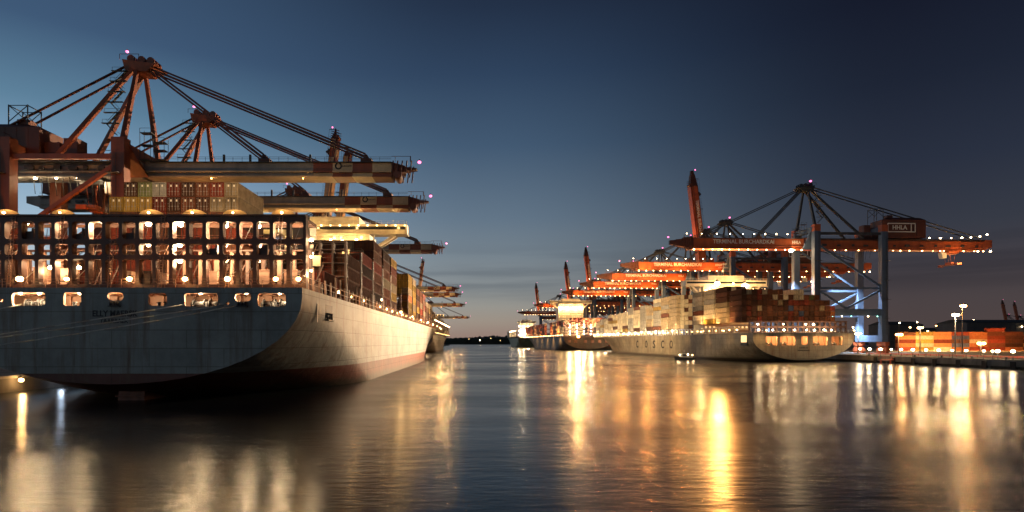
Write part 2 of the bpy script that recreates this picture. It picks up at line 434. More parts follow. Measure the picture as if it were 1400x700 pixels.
def mooring_room(root, hw, z0, z1, dep, lamps, e, lc=WHITE):
    b = MB()
    b.face([(-hw,.5,z0),(hw,.5,z0),(hw,dep,z0),(-hw,dep,z0)]); b.face([(-hw,.5,z1),(-hw,dep,z1),(hw,dep,z1),(hw,.5,z1)])
    b.face([(-hw,dep,z0),(hw,dep,z0),(hw,dep,z1),(-hw,dep,z1)])
    x = -hw
    while x < hw:                                        # frames on the back wall and beams
        b.box(x,x+.25,dep-.5,dep-.01,z0+.01,z1-.01); b.box(x+1,x+1.2,.6,dep-.6,z1-.4,z1-.01); x += 2.5
    b.build('mooring_deck', M['pink'], root)
    for x in lamps:
        lamp('mooring_lamp','white',(x,1.4,z1-.45),.22,root); plight((x,1.4,z1-1.0), e, lc, .25, root)
def winch(root, x, y, z):
    b = MB(); b.tube((x-.8,y,z+.9),(x+.8,y,z+.9),.45,12); b.tube((x-.9,y,z+.9),(x-.8,y,z+.9),.8,14); b.tube((x+.8,y,z+.9),(x+.9,y,z+.9),.8,14)
    b.box(x-1.2,x-.95,y-.5,y+.5,z,z+1.1); b.box(x+.95,x+1.5,y-.5,y+.5,z,z+1.2)
    b.build('mooring_winch', M['dark_steel'], root)
def bollards(root, x, y, z):
    b = MB(); b.box(x-.9,x+.9,y-.3,y+.3,z,z+.15)
    for s in (-.5,.5): b.tube((x+s,y,z+.1),(x+s,y,z+1.0),.26,10); b.tube((x+s,y,z+1.0),(x+s,y,z+1.12),.34,10)
    b.build('bollard', M['dark_steel'], root)

def lashing_mesh(x0, x1, tiers, depth, pitch=2.53, r=.42):
    """frame of plates, one rounded opening per container row and tier; every plate has depth"""
    b = MB(); n = round((x1-x0)/pitch); p = (x1-x0)/n
    for i in range(n):
        for (za,zb,ha,hb) in tiers:                      # cell and its opening
            xa, xb = x0+i*p, x0+(i+1)*p
            h = rrect(xa+.27, xb-.27, ha, hb, min(r,(hb-ha)/2-.05), 4)
            o = []
            for (x,z) in h:
                cx, cz = (xa+xb)/2, (ha+hb)/2
                ux, uz = (x-cx), (z-cz)
                k = min((xb-cx)/abs(ux) if abs(ux)>1e-6 else 1e9, ((zb-cz) if uz>0 else (cz-za))/abs(uz) if abs(uz)>1e-6 else 1e9)
                o.append((cx+ux*k, cz+uz*k))
            m = len(h)
            for j in range(m):
                q = (j+1)%m
                b.face([(o[j][0],0,o[j][1]),(o[q][0],0,o[q][1]),(h[q][0],0,h[q][1]),(h[j][0],0,h[j][1])])
                b.face([(h[j][0],depth,h[j][1]),(h[q][0],depth,h[q][1]),(o[q][0],depth,o[q][1]),(o[j][0],depth,o[j][1])])
                b.face([(h[j][0],0,h[j][1]),(h[q][0],0,h[q][1]),(h[q][0],depth,h[q][1]),(h[j][0],depth,h[j][1])])
    zt = max(t[1] for t in tiers); zz = min(t[0] for t in tiers)
    b.box(x0-.15,x1+.15,-.25,depth+.5,zt+.003,zt+.25)    # top walkway
    for xs in (x0-.15, x1): b.box(xs,xs+.147,0,depth,zz,zt)
    return b

# ------------------------------------------------------------------ left ship (nearest)
SX, SY = -54.0, 86.0
ship = tag(empty('container_ship',(SX,SY,0)), 'huge grey blue container ship with wide flat stern, moored under the striped cranes', 'ship')
HM = hull_paint('bluegrey_hull_paint', (.34,.36,.34), (.15,.03,.018), 4.4)
def px(x): return (x-655)*SY/800-SX           # photo column -> metres across the stern
def pz(y): return H+(468-y)*SY/800
holes = [(px(16),px(62),pz(418),pz(400),.5),(px(87),px(111),pz(418),pz(400),.4),(px(147),px(169),pz(410.5),pz(400),.5),
 (px(203),px(228),pz(418),pz(401),.4),(px(252),px(298),pz(419),pz(401),.5),(px(321),px(343),pz(412),pz(401),.5),(px(352),px(391),pz(419),pz(401),.5),
 (px(-30),px(-8),pz(418),pz(401),.5),(px(309),px(313.5),pz(417),pz(412.5),.2),(px(0),px(5),pz(413.5),pz(408.5),.22)]
hull(ship, dict(L=372,B=28,zd=17.05,zb=2.8,zk=15.5,holes=holes,sheer=5,run=85), HM, M['deckred'])
mooring_room(ship, 27.2, 13.9, 16.75, 9, [px(x) for x in (18,44,58,100,165,268,332,378)], 1500)
for x in (28,50,262,285,360,384): winch(ship, px(x), 2.6, 13.9)
for x in (36,98,215,332,372): bollards(ship, px(x), 1.4, 13.9)
for cx in (158,332):                                     # twin chocks hung below two of the openings
    b = MB()
    for s in (-6,-1.5,3):
        b.tube((px(cx+s+1),-.35,pz(418)),(px(cx+s+1),-.35,pz(412.5)),.2,10)
    b.box(px(cx-8),px(cx+7),-.5,-.005,pz(419.5),pz(418.2)); b.build('roller_chock', M['dark_steel'], ship)
b = MB(); b.hexa([(-2.2,4,-4),(2.2,4,-4),(2.6,14,-4),(-2.6,14,-4),(-1.9,5.5,4.2),(1.9,5.5,4.2),(2.2,13,4.4),(-2.2,13,4.4)])
b.box(-2.25,2.25,4.4,5.2,.55,.75); b.build('rudder', M['bronze'], ship)
mz = lambda x,y,z: Matrix(((1,0,0,x),(0,0,-1,y),(0,1,0,z),(0,0,0,1)))
text('lettering','ELLY MAERSK',1.25,.02,M['letter_dark'],ship,mz(px(157),-.03,pz(429)),6.6)
text('lettering','TAARBAEK',.9,.02,M['letter_dark'],ship,mz(px(156),-.03,pz(439)),4.2)
# the stern lashing bridge: three tiers of rounded openings
TI = [(17.1,21.85,17.75,21.55),(21.85,24.15,22.15,23.85),(24.15,28.0,24.55,27.2)]
lx0, lx1 = -27.9, 27.75
lashing_mesh(lx0, lx1, TI, 1.1).build('lashing_bridge', M['lash'], ship, (0,2.2,0))
b = MB()
for z in (25.35,25.0,22.9,19.0,18.4):
    b.bar((lx0,3.45,z),(lx1,3.45,z),.07)
for i in range(23):
    x = lx0+i*2.53; b.bar((x,3.5,17.1),(x,3.5,27.6),.22)
    if i%2: b.bar((x,3.5,24.7),(x+2.4,3.5,25.1),.12,.14)
    if i%3==1: b.bar((x+.6,3.5,21.9),(x+1.5,3.5,24),.1,.1); 
b.build('walkway_rail', M['pink'], ship)
GR_ = random.Random(5)
for i in (1,4,7,10,13,17,20):                            # ladders between the walkways
    b = MB(); x = lx0+i*2.53+.7
    for za,zb_ in ((17.2,22.0),(22.0,24.3),(24.3,28.0)):
        if GR_.random()<.3: continue
        for q in (0,.5): b.bar((x+q,2.0,za),(x+q+.3,2.1,zb_),.09)
        z = za+.3
        while z < zb_: b.bar((x,2.0,z),(x+.7,2.05,z),.06); z += .4
        x += .25
    b.build('ladder', M['pink'], ship)
for i in (2,5,8,11,12,16,19):                            # blank plates and boxes hung in some bays
    b = MB(); x = lx0+i*2.53; k = i%3
    za = (17.9,22.2,24.6)[k]
    b.box(x+.4,x+1.2+.6*GR_.random(),2.9,3.2,za,za+.9+.6*GR_.random()); b.box(x+1.5,x+1.75,2.6,3.1,za,za+1.7); b.tube((x+2.1,2.7,za-.3),(x+2.1,2.7,za+1.9),.07,6)
    b.build('junction_box', M['lash'], ship)
def rod(p,q,w):
    b = MB(); b.bar(p,q,w); b.build('lashing_rod', M['white'], ship)
# lashing rods stowed across the frames
for i in range(22):
    x = lx0+i*2.53+.4
    for za,h in ((22.2,1.6),(24.6,2.3)):
        if GR_.random()<.55: rod((x+GR_.random()*.5,3.0,za),(x+.6+GR_.random(),3.0,za+h*GR_.uniform(.6,1)),.07)
    if GR_.random()<.5: rod((x,2.9,18.0+GR_.random()),(x+1.7,2.9,18.2+2.5*GR_.random()),.08)

b = MB()                                                 # stern railing
for z in (17.5,17.95,18.35): b.bar((-27.8,.35,z),(27.8,.35,z),.05)
x = -27.6
while x < 27.7: b.bar((x,.35,17),(x,.35,18.35),.07); x += 1.6
b.build('railing', M['pink'], ship)
# hatch coaming and stanchions behind the lowest tier
PK = []
b = MB(); b.box(-27,27,14.6,15.2,16.95,19.0)
x = -26.6
while x < 26.8:
    w_ = .3+.5*random.random()
    PK.append(MB()) if random.random()<.45 else None
    (PK[-1] if PK and random.random()<.5 else b).box(x,x+w_,8.2,8.9,16.95,23.6)
    if random.random()<.6: b.box(x+1.1,x+1.3+.3*random.random(),9.4,9.7,16.95,19+3*random.random())
    if random.random()<.4: b.bar((x+.4,8.3,17),(x+2.4,8.3,21.5),.14)
    x += 2.53
b.box(-27,27,8.25,8.85,23.6,23.9); b.build('hatch_coaming', M['lash'], ship)
for q in PK:
    if q.f: q.build('stanchion', M['pink'], ship)
for (x0,x1,zt) in ((8,28,20.6),(44,62,20.4),(133,150,20.0),(192,202,19.6),(262,275,20),(330,352,20.2),(372,392,20.2)):
    b = MB(); b.box(px(x0),px(x1),5.2,6.8,16.95,zt); b.box(px(x0)+.1,px(x1)-.1,5.15,5.2,17.5,zt-.4); b.box(px(x0)-.05,px(x1)+.05,5.1,6.9,zt,zt+.12)
    b.build('deck_locker', M['pink'], ship)
def lamp_px(name, kind, x, y, dy, r, e=0, c=WHITE, dz=0):
    d = SY+dy; X = (x-655)*d/800-SX; Z = H+(468-y)*d/800
    lamp(name, kind, (X,dy,Z), r, ship)
    if e: plight((X,dy-(.95 if dz else .1),Z-.62+dz), e*LR.choice((.15,.3,.7,1.2,2.0)), c, .3, ship)
for x,y in ((35,305),(98,306),(142,306),(203,306),(247,307),(308,308),(353,309),(397,310)): lamp_px('deck_lamp','white',x,y,3.9,.40,1700)
for x,y in ((35,333),(203,335),(246,335),(308,335),(353,336),(397,337)): lamp_px('deck_lamp','white',x,y,3.9,.40,1300)
for x,y in ((36,353),(56,354),(97,353),(142,353),(246,357),(308,356),(353,357),(397,357),(69,366),(108,366)): lamp_px('deck_lamp','white',x,y,3.9,.36,1000)
for x in (27,91,177,253,311,377,408): lamp_px('flood_lamp','warm',x,381.5,1.2,.44,150,WARM,.6)
for y in (328,351,370): lamp_px('deck_lamp','white',425.5,y,3.4,.3,600)
for x in (12,88,208,267,322,388):                        # uplights on the top beam
    d = SY+3.4; X=(x-655)*d/800-SX; Z = 28.3
    b = MB(); n = 10
    for i in range(n):                                   # shallow half-dish facing aft and up
        for j in range(3):
            f = lambda i,j: (X+1.9*math.cos(math.pi*i/n)*(1-j/3), 3.3+.9*(j/3)-.5*math.sin(math.pi*i/n), Z+.85*math.sin(math.pi*i/n)*(1-j/3)+.02)
            b.face([f(i,j),f(i+1,j),f(i+1,j+1),f(i,j+1)])
    b.box(X-2,X+2,3.0,4.3,Z-.1,Z-.003); b.build('uplight_trough', M['cream'], ship)
    lamp('uplight','warm',(X,2.45,Z+.30),.2,ship); plight((X,1.95,Z+.5),200,WARM,.2,ship); plight((X,8.5,Z+.9),900,WARM,.4,ship)
b = MB()
for k in range(6): b.bar((-27.6,7.0+k*.0001,28.0),(27.6,7.0,28.0),.3,.3) if k==0 else None
for x in (-27.5,-14,0,14,27.5): b.bar((x,3.0,27.9),(x,9.2,27.9),.3,.3)
b.bar((-27.6,9.2,27.9),(27.6,9.2,27.9),.4,.5); b.build('top_walkway', M['lash'], ship)
for x in (-26.8,):
    pass
# container bays, starboard side steps forward
FS = Matrix.Translation((SX,SY,0))
BZ = 19.05
G1 = 'containers stacked on the ship under the striped cranes'
top9 = ['beige','rust red','brick brown','dark brown','rust red','light grey','olive green','dark brown',None]
bot9 = ['beige','beige','dark brown','brick brown','dark brown','rust red','mustard yellow','mustard yellow','mustard yellow']
where = ['second tier from the top','top tier']
for c in range(9):
    x = 10.35-c*2.53
    for t in range(7):
        if t==6 and top9[c] is None: continue
        clr = top9[c] if t==6 else bot9[c] if t==5 else random.choice(['brick brown','rust red','dark brown','rust red'])
        tier = ['lowest','second lowest','third lowest','fourth','fifth','sixth','topmost'][t]
        container(FS, x, 17, BZ+t*2.6, clr, f'{clr} container, {ORD[8-c]} from the brown crane leg, {tier} tier behind the stern gallery', G1, t>=5)
for c in range(9,15):
    for t in range(2 if c<13 else 1):
        clr = random.choice(['brick brown','rust red','dark brown'])
        container(FS, 10.35-c*2.53, 17, BZ+t*2.6, clr, f'{clr} container seen through the gallery, {ORD[c-9]} from tall stack towards quay, {["bottom","upper"][t]} tier', G1)
for c in range(6):
    clr = random.choice(['brick brown','rust red','dark brown'])
    container(FS, 12.88+c*2.53, 17, BZ, clr, f'{clr} container seen through the gallery, {ORD[c]} from tall stack towards open water', G1)
bays = [(31.5,3),(46,4),(60.5,6),(75,6),(89.5,6),(132,6),(146.5,6),(161,5),(175.5,5),(190,5),(204.5,4),(219,4),(233.5,4),(248,3),(262.5,3)]
bow_x = lambda s: 26.7
for bi,(s,n) in enumerate(bays):
    ncol = 6 if bi<3 else 4 if bi<5 else 2 if bi<8 else 1
    pal = ['brick brown','dark brown','dark brown','rust red'] if bi<2 else ['brick brown','dark brown','brick brown','rust red','beige','mustard yellow'] if bi not in (5,6) else ['mustard yellow','mustard yellow','orange','beige']
    for c in range(ncol):
        for t in range(n):
            if c>0 and t<n-3 and bi>=3: continue
            clr = random.choice(pal)
            x = 26.4-c*2.53-(max(0,s-225)/60)**2*1.5
            if bi<9:
                container(FS, x, s, BZ+t*2.6, clr, f'{clr} container, {ORD[bi]} bay past the gallery, {ORD[c]} row from the rail, {ORD[t]} tier up', G1)
            else: mass(FS, x, s, BZ+t*2.6, clr)
# forward lashing bridges seen end-on over the side
def side_bridge(s, z1, w=9, x1=27.9):
    b = MB()
    for i in range(int(w/2.53)+1):
        x = x1-.2-i*2.53
        b.box(x-.2,x+.2,s,s+.5,16.9,z1); b.box(x-.15,x+.15,s+1.1,s+1.5,16.9,z1)
    for z in (19.4,22,24.6,27.2,z1-.3):
        if z<z1: b.box(x1-w,x1,s-.1,s+1.6,z,z+.14); b.bar((x1-w,s-.1,z+1.1),(x1,s-.1,z+1.1),.07); b.bar((x1-.02,s,z+1.1),(x1-.02,s+1.5,z+1.1),.07)
    for z in (19.4,22,24.6): b.bar((x1,s+.2,z),(x1,s+1.3,z+2.5),.1)
    b.build('lashing_bridge', M['lash'], ship)
for k,(s,_) in enumerate(bays): side_bridge(s-2.0, 29 if k<5 else 27, 16 if k<3 else 8, 27.8-(max(0,s-225)/60)**2*1.5)
for s,z,x in ((29.6,21.5,26),(44.1,20.8,25.5),(44.1,25.6,22.5),(58.6,22.3,26),(58.6,25,24),(73,20.5,27.5),(29.6,26.4,21)):
    lamp('deck_lamp','white',(x,s-.4,z),.36,ship); plight((x,s-.6,z-.2),500,WHITE,.3,ship)
for k,(s,x,z) in enumerate(((30.0,22,24),(30.2,25.2,19.6),(44.6,24.4,27.5),(44.6,20.4,22.8),(59,25.4,20.2),(59,23,27.8),(73.4,26,23.8))):
    b = MB(); b.box(x-.8,x+.8,s-.9,s-.5,z,z+1.9); b.box(x-.95,x+.95,s-.95,s-.45,z+1.9,z+2.05); bx_ = b.build('deck_locker', M['house'], ship)
    slight((SX+x,SY+s-3,z+2.6),(SX+x,SY+s-.6,z+.8),900,WARM,90,.2,.8)
b = MB()                                                 # side bulwark stanchions and rail along the deck edge
s = 3
while s < 296:
    k = (max(0,s-225)/60)**2*1.4
    b.box(27.6-k,27.85-k,s,s+.25,17,19.5 if int(s)%3 else 20.8); b.box(26.6-k,26.8-k,s+.8,s+1,17,19.2); s += 3.6
for z in (18.0,18.9):
    b.bar((27.8,1,z),(27.8,225,z),.07); b.bar((27.8,225,z),(25.8,296,z),.07)
b.build('side_railing', M['pink'], ship)
s = 26
while s < 300:
    k = (max(0,s-225)/60)**2*1.4
    lamp('passage_lamp','warm',(27.2-k,s,18.6),.30,ship); s += 11.5
for s in range(40,300,24): plight((27.0-(max(0,s-225)/60)**2*1.4,s,18.3),500,WARM,.3,ship)
for s in range(86,300,30):                               # outboard floods that wash the ship's side
    k = (max(0,s-225)/60)**2*1.4
    b = MB(); b.bar((27.8-k,s,17.2),(30.9-k,s,18.1),.12); b.build('lamp_bracket', M['dark_steel'], ship)
    lamp('side_flood','warm',(31-k,s,17.9),.3,ship); plight((31-k,s,17.4),1300,WARM,.3,ship)
# dark panel painted as the shade of an opening on the quarter; roller posts
b = MB(); b.box(27.97,28.05,13.2,17.6,13.1,15.4); b.build('side_port_panel', M['dark_steel'], ship)
b = MB()
for y in (13.8,15.1,16.4): b.tube((28.2,y,12.9),(28.2,y,14.0),.22,8)
b.box(28.0,28.5,13.2,17.2,12.7,12.9); b.build('roller_chock', M['dark_steel'], ship)
b = MB(); b.box(27.97,28.06,7.6,8.2,12.2,15.2); b.build('draught_ladder', M['dark_steel'], ship)
# superstructure
def superstructure(root, y0, y1, hw, z0, z1, wing, zw, mat, funnel=None, wdrop=5, lights=True, kind='warm'):
    b = MB(); nd = int((z1-z0)/2.9)
    b.box(-hw,hw,y0,y1,z0,z1)
    for k in range(nd): z = z0+k*(z1-z0)/nd; b.box(-hw-.25,hw+.25,y0-.35,y1+.3,z,z+.25)
    b.build('accommodation_block', mat, root)
    w = MB()
    for k in range(1,nd):
        z = z0+k*(z1-z0)/nd+1.1
        x = -hw+1
        while x < hw-1:
            if random.random()<.6: w.box(x,x+.9,y0-.04,y0-.002,z,z+1.0)
            x += 2.4
    w.build('window_band', M['g_window'], root)
    b = MB(); b.box(-wing,wing,y0+1,y0+6,zw,zw+3.2); b.box(-wing-.2,wing+.2,y0+.6,y0+6.4,zw-.4,zw-.003)
    b.box(-hw*.75,hw*.75,y0+1.5,y1-1,zw+3.203,zw+6); b.build('bridge_wing', mat, root)
    w = MB(); w.box(-wing+.6,wing-.6,y0+.94,y0+.998,zw+1.3,zw+2.4); w.build('bridge_window', M['glass'], root)
    b = MB()
    for s in (-1,1):
        b = MB()
        for yy in (y0+1.6,y0+5.2): b.bar((s*hw*1.02,yy,zw-wdrop-1.2),(s*(wing-4),yy,zw-.5),.7,.9)
        b.bar((s*(hw+1.4),y0+1.6,zw-wdrop-1.6),(s*(hw+1.4),y0+1.6,zw-.5),.5)
        b.build('wing_strut', mat, root)
    b = MB()
    for x in (-wing,wing): b.bar((x,y0+.8,zw+3.2),(x,y0+.8,zw+4.3),.08)
    for z in (3.8,4.3): b.bar((-wing,y0+.8,zw+z),(wing,y0+.8,zw+z),.07)
    x = -wing
    while x < wing: b.bar((x,y0+.8,zw+3.2),(x,y0+.8,zw+4.3),.07); x += 2
    b.build('bridge_railing', M['white'], root)
    b = MB(); b.tube((0,y0+5,zw+6),(0,y0+5,zw+14),.35,8,0,.18); b.bar((-3,y0+5,zw+11),(3,y0+5,zw+11),.2); b.bar((-2,y0+4.6,zw+13),(2,y0+4.6,zw+13.2),.35)
    b.bar((-1.5,y0+5,zw+6),(0,y0+5,zw+11),.15); b.build('radar_mast', M['white'], root)
    if lights:
        n = int(wing*2/3.3)
        for i in range(n+1):
            x = -wing+.6+i*(2*wing-1.2)/n
            lamp('bridge_lamp', kind, (x,y0+.2,zw+2.6),.26,root)
    if funnel:
        fx,fy,fw,fl,fz = funnel
        b = MB(); b.hexa([(fx-fw,fy,z0),(fx+fw,fy,z0),(fx+fw,fy+fl,z0),(fx-fw,fy+fl,z0),(fx-fw*.9,fy+1,fz),(fx+fw*.9,fy+1,fz),(fx+fw*.9,fy+fl-.5,fz),(fx-fw*.9,fy+fl-.5,fz)])
        b.build('funnel', M['funnel'], root)
        for dx in (-fw*.4,fw*.4):
            b = MB(); b.tube((fx+dx,fy+fl/2,fz),(fx+dx,fy+fl/2,fz+2.2),.45,10); b.build('exhaust_pipe', M['dark_steel'], root)
superstructure(ship, 120, 134, 15.2, 17, 47.4, 28.4, 47.6, M['house'], (-1.6,96,2.9,9,47))
for x,z,e in ((-9,44.5,1),(-4,42,1),(6,44.6,1),(11,45,1),(2,45,1),(14.8,43,1)):
    lamp('flood_lamp','warm',(x,119.2,z),.5,ship); plight((x,118.4,z-.3),1800,WARM,.4,ship)
for x in (-20,-4,10,25): plight((x,117,50.2),900,(1,.60,.18),.4,ship)

# ------------------------------------------------------------------ mooring lines
def rope(p, q, sag, label):
    b = MB(); p, q = Vector(p), Vector(q); n = 14; pts = []
    for i in range(n+1):
        t = i/n; v = p.lerp(q,t); v.z -= sag*4*t*(1-t); pts.append(v)
    for a,c in zip(pts,pts[1:]): b.tube(a,c,.085,6)
    tag(b.build('mooring_line', M['rope']), label, 'rope', 'stern mooring lines of the near ship')
W = lambda x,y,dy=0: ((x-655)*(SY+dy)/800, SY+dy, H+(468-y)*(SY+dy)/800)
rope(W(254,416,.2),(-93,62,4.2),.5,'upper pale mooring line from the wide lit opening beside the ship name')
rope(W(311,416,.2),(-93,50,3.8),.8,'longest pale mooring line, from the small round hole in the stern')
rope(W(323,418,-.4),(-93,53,3.8),1.4,'lowest pale mooring line from the twin rollers under a small opening')
rope(W(30,416,.2),(-93,60,4.4),.3,'short pale mooring line from the first wide opening near the quay')
for i,(x,y) in enumerate(((-93,62),(-93,55))):
    b = MB(); b.tube((0,0,0),(0,0,.9),.45,10,0,.35); b.tube((0,0,.9),(0,0,1.3),.6,10); b.tube((0,0,0),(0,0,.1),.7,10)
    tag(b.build('quay_bollard', M['dark_steel'], None, (x,y,LQ)), ['dark mooring bollard on the striped crane quay, nearer the stern','dark mooring bollard on the striped crane quay, nearer the camera'][i],'bollard','bollards by the stern lines')
# ------------------------------------------------------------------ gantry cranes
def make_crane(P):
    root = empty('gantry_crane',(0,0,0))
    zb, zt, ap, g, out, back, lt = P['zb'], P['zt'], P['ap'], P['g'], P['out'], P['back'], P['lt']
    leg, boomM, beam = M[P['leg']], M[P['boom']], M[P['beam']]
    near = P['near']; left = near < 0
    for x in (0,-g):
        for y in (9,-9):
            b = MB(); b.box(x-1.6,x+1.6,y-1.35,y+1.35,9.5,lt-3.5); b.build('leg', leg, root)
            c = MB(); c.box(x-1.65,x+1.65,y-1.4,y+1.4,lt-3.5,lt); c.bar((x,y-1.4,lt+1.1),(x,y+1.4,lt+1.1),.08); c.build('leg_cap', beam if left else boomM, root)
            k = MB()
            for q in (-4,0.2): k.box(x-1,x+1,y+q*.9,y+q*.9+3.4,1.1,2.6); k.hexa([(x-.9,y+q*.9+.4,2.6),(x+.9,y+q*.9+.4,2.6),(x+.9,y+q*.9+3,2.6),(x-.9,y+q*.9+3,2.6),(x-.6,y+q*.9+1.2,4),(x+.6,y+q*.9+1.2,4),(x+.6,y+q*.9+2.2,4),(x-.6,y+q*.9+2.2,4)])
            for q in range(4): yy = y-3.2+q*1.9; k.tube((x-.7,yy,.6),(x+.7,yy,.6),.6,10)
            k.box(x-1.1,x+1.1,y-3.2,y+3.2,4,6.0); k.build('bogie', beam if left else boomM, root)
        b = MB(); b.box(x-1.5,x+1.5,-10.4,10.4,6.0,9.5); b.build('sill_beam', leg, root)
        b = MB(); b.box(x-1.2,x+1.2,-7.6,7.6,lt-3.4,lt-.8); b.build('cross_beam', beam, root)
    z1, z2 = P['portal'], P['brace']
    for y in (9,-9):
        b = MB(); b.box(-g+1.6,-1.6,y-1,y+1,z1,z1+3.6); b.build('portal_beam', beam, root)
        b = MB(); b.box(-g+1.6,-1.6,y-.5,y+.5,lt-5.2,lt-3.9); b.build('top_beam', beam if left else M['dark_steel'], root)
        b = MB(); b.bar((-g+1.6,y,z2),(-1.6,y,z2),1.0,1.1); b.build('brace', leg, root)
        for p,q in (((-1.4,y,zb+1),(-g+1.4,y,z2+1)),((-1.6,y,z2-1.2),(-g*.45,y,z1+3.8)),((-g+1.6,y,z2-1.2),(-g*.45,y,z1+3.8))):
            b = MB(); b.bar(p,q,.9,1.0); b.build('brace', leg if not left else beam, root)
    # fixed girder over the portal and back reach
    b = MB(); b.box(-back,1.2,-2.6,2.6,zb,zt)
    b.box(-back,1.2,-2.95,2.95,zb+.9,zb+1.25); b.box(-back,1.2,-3.0,3.0,zb-.3,zb-.003)
    b.hexa([(-back-5,-2,zb+1.6),(-back,-2.6,zb),(-back,2.6,zb),(-back-5,2,zb+1.6),(-back-5,-2,zt),(-back,-2.6,zt),(-back,2.6,zt),(-back-5,2,zt)])
    b.build('girder', boomM, root)
    b = MB(); yy = near*3.0
    for z in (.6,1.1): b.bar((-back,yy,zt+z),(0,yy,zt+z),.07)
    for i in range(int(back/2.5)): b.bar((-i*2.5,yy,zt),(-i*2.5,yy,zt+1.1),.07)
    b.box(-back,0,-3.6,-2.65,zt-.25,zt-.1); b.box(-back,0,2.65,3.6,zt-.25,zt-.1)
    b.build('girder_railing', M['dark_steel'], root)
    for y in (1,-1):                                     # hangers between leg tops and girder
        b = MB(); b.hexa([(-2,y*2.6,zb-.4),(3.5,y*2.6,zb-.4),(3.5,y*3.4,zb-.4),(-2,y*3.4,zb-.4),(-1.8,y*7.6,lt-.9),(1.6,y*7.6,lt-.9),(1.6,y*9,lt-.9),(-1.8,y*9,lt-.9)])
        b.build('gusset', beam if left else leg, root)
    # boom, hinged
    hz = zt-.6
    BM = MB(); dz0, dz1 = zb-hz, zt-hz
    segs = P['segs']; x0 = 2.4
    for (x1, mi) in segs:
        BM.box(x0,x1,-2.5,2.5,dz0+1.3,dz1,mi); BM.box(x0,x1,-2.95,2.95,dz0+.95,dz0+1.297,2 if mi in(0,) else mi)
        mj = P['alt'][mi]; BM.box(x0,x1,-2.2,2.2,dz0+.05,dz0+.947,mj); BM.box(x0,x1,-2.9,2.9,dz0-.3,dz0+.047,2 if mj==0 else mj); x0 = x1
    boom = BM.build('boom', [boomM, M['crane_brown'] if left else boomM, M['cream'] if left else boomM, M['dark_red']], root, (0,0,hz))
    b = MB(); x = segs[-1][0]
    b.hexa([(x,-2.4,dz0),(out-3,-1.5,dz0+1.5),(out-3,1.5,dz0+1.5),(x,2.4,dz0),(x,-2.4,dz1),(out-3,-1.5,dz1-.8),(out-3,1.5,dz1-.8),(x,2.4,dz1)])
    for q in range(5): b.bar((x+q*1.2,-2.6,dz0-.4),(x+q*1.2+.5,-2.6,dz1+.2),.3); b.bar((x+q*1.2,2.6,dz0-.4),(x+q*1.2+.5,2.6,dz1+.2),.3)
    b.hexa([(out-3,-1.2,dz0+1.8),(out,-.9,dz0+2.2),(out,.9,dz0+2.2),(out-3,1.2,dz0+1.8),(out-3,-1.2,dz1-1),(out,-.9,dz1-1.2),(out,.9,dz1-1.2),(out-3,1.2,dz1-1)])
    b.bar((x,near*2.5,dz1+1.4),(x+5,near*2.5,dz1+1.4),.1); b.bar((x+5,near*2.5,dz1),(x+5,near*2.5,dz1+1.4),.25); b.bar((x+1,near*2.5,dz1),(x+1,near*2.5,dz1+1.4),.1)
    b.tube((x+1.5,-2.8,dz0+.4),(x+1.5,2.8,dz0+.4),1.0,10); b.build('boom_tip', M['dark_red'], boom)
    lamp('warning_lamp','pink',(out+.6,0,dz1+.6),.6,boom)
    b = MB(); yy = near*2.9
    for z in (.6,1.1): b.bar((4,yy,dz1+z),(segs[-1][0],yy,dz1+z),.07)
    for i in range(int((segs[-1][0]-4)/2.4)): b.bar((4+i*2.4,yy,dz1-.2),(4+i*2.4,yy,dz1+1.1),.07)
    for xx in (22,29,45): b.bar((xx,0,dz1),(xx,0,dz1+2.6),.5)
    b.box(4,segs[-1][0],near*2.55-.0,near*3.3,dz1-.35,dz1-.2) if near>0 else b.box(4,segs[-1][0],near*3.3,near*2.55,dz1-.35,dz1-.2)
    b.build('boom_railing', M['dark_steel'], boom)
    for xx in (P['s1'],P['s2']):
        b = MB(); b.box(xx-1.3,xx+1.6,-1.6,1.6,dz1+.003,dz1+1.2); b.hexa([(xx-.8,-1,dz1+1.2),(xx+1,-1,dz1+1.2),(xx+1,1,dz1+1.2),(xx-.8,1,dz1+1.2),(xx-.4,-1,dz1+2.4),(xx+.3,-1,dz1+2.4),(xx+.3,1,dz1+2.4),(xx-.4,1,dz1+2.4)]); b.build('stay_bracket', M['dark_red'], boom)
    # lettering or emblem on the near side
    if left:
        mw = lambda x,z: Matrix(((1,0,0,x),(0,0,-1,-2.53),(0,1,0,z),(0,0,0,1)))
        b = MB(); n = 20
        for i in range(n):
            a0,a1 = 2*math.pi*i/n, 2*math.pi*(i+1)/n
            if i in (4,5): continue
            f = lambda a,r: (53.1+r*math.cos(a),-2.56,(dz0+dz1)/2+.75+r*math.sin(a))
            b.hexa([f(a0,.55),f(a1,.55),f(a1,.95),f(a0,.95)]+[(p[0],-2.505,p[2]) for p in (f(a0,.55),f(a1,.55),f(a1,.95),f(a0,.95))])
        b.build('emblem', M['letter_dark'], boom)
        text('lettering','EUROGATE',.62,.015,M['letter_dark'],boom,mw(55.3,(dz0+dz1)/2+.7),2.4)
    else:
        mw = lambda x,z,y=2.53: Matrix(((-1,0,0,x),(0,0,1,y),(0,1,0,z),(0,0,0,1)))
        text('lettering','TERMINAL BURCHARDKAI',3.0,.02,M['letter_white'],boom,mw(35,(dz0+dz1)/2+.75),33)
        text('lettering','HHLA',2.2,.02,M['letter_white'],boom,mw(6.5,(dz0+dz1)/2+.6),4.6)
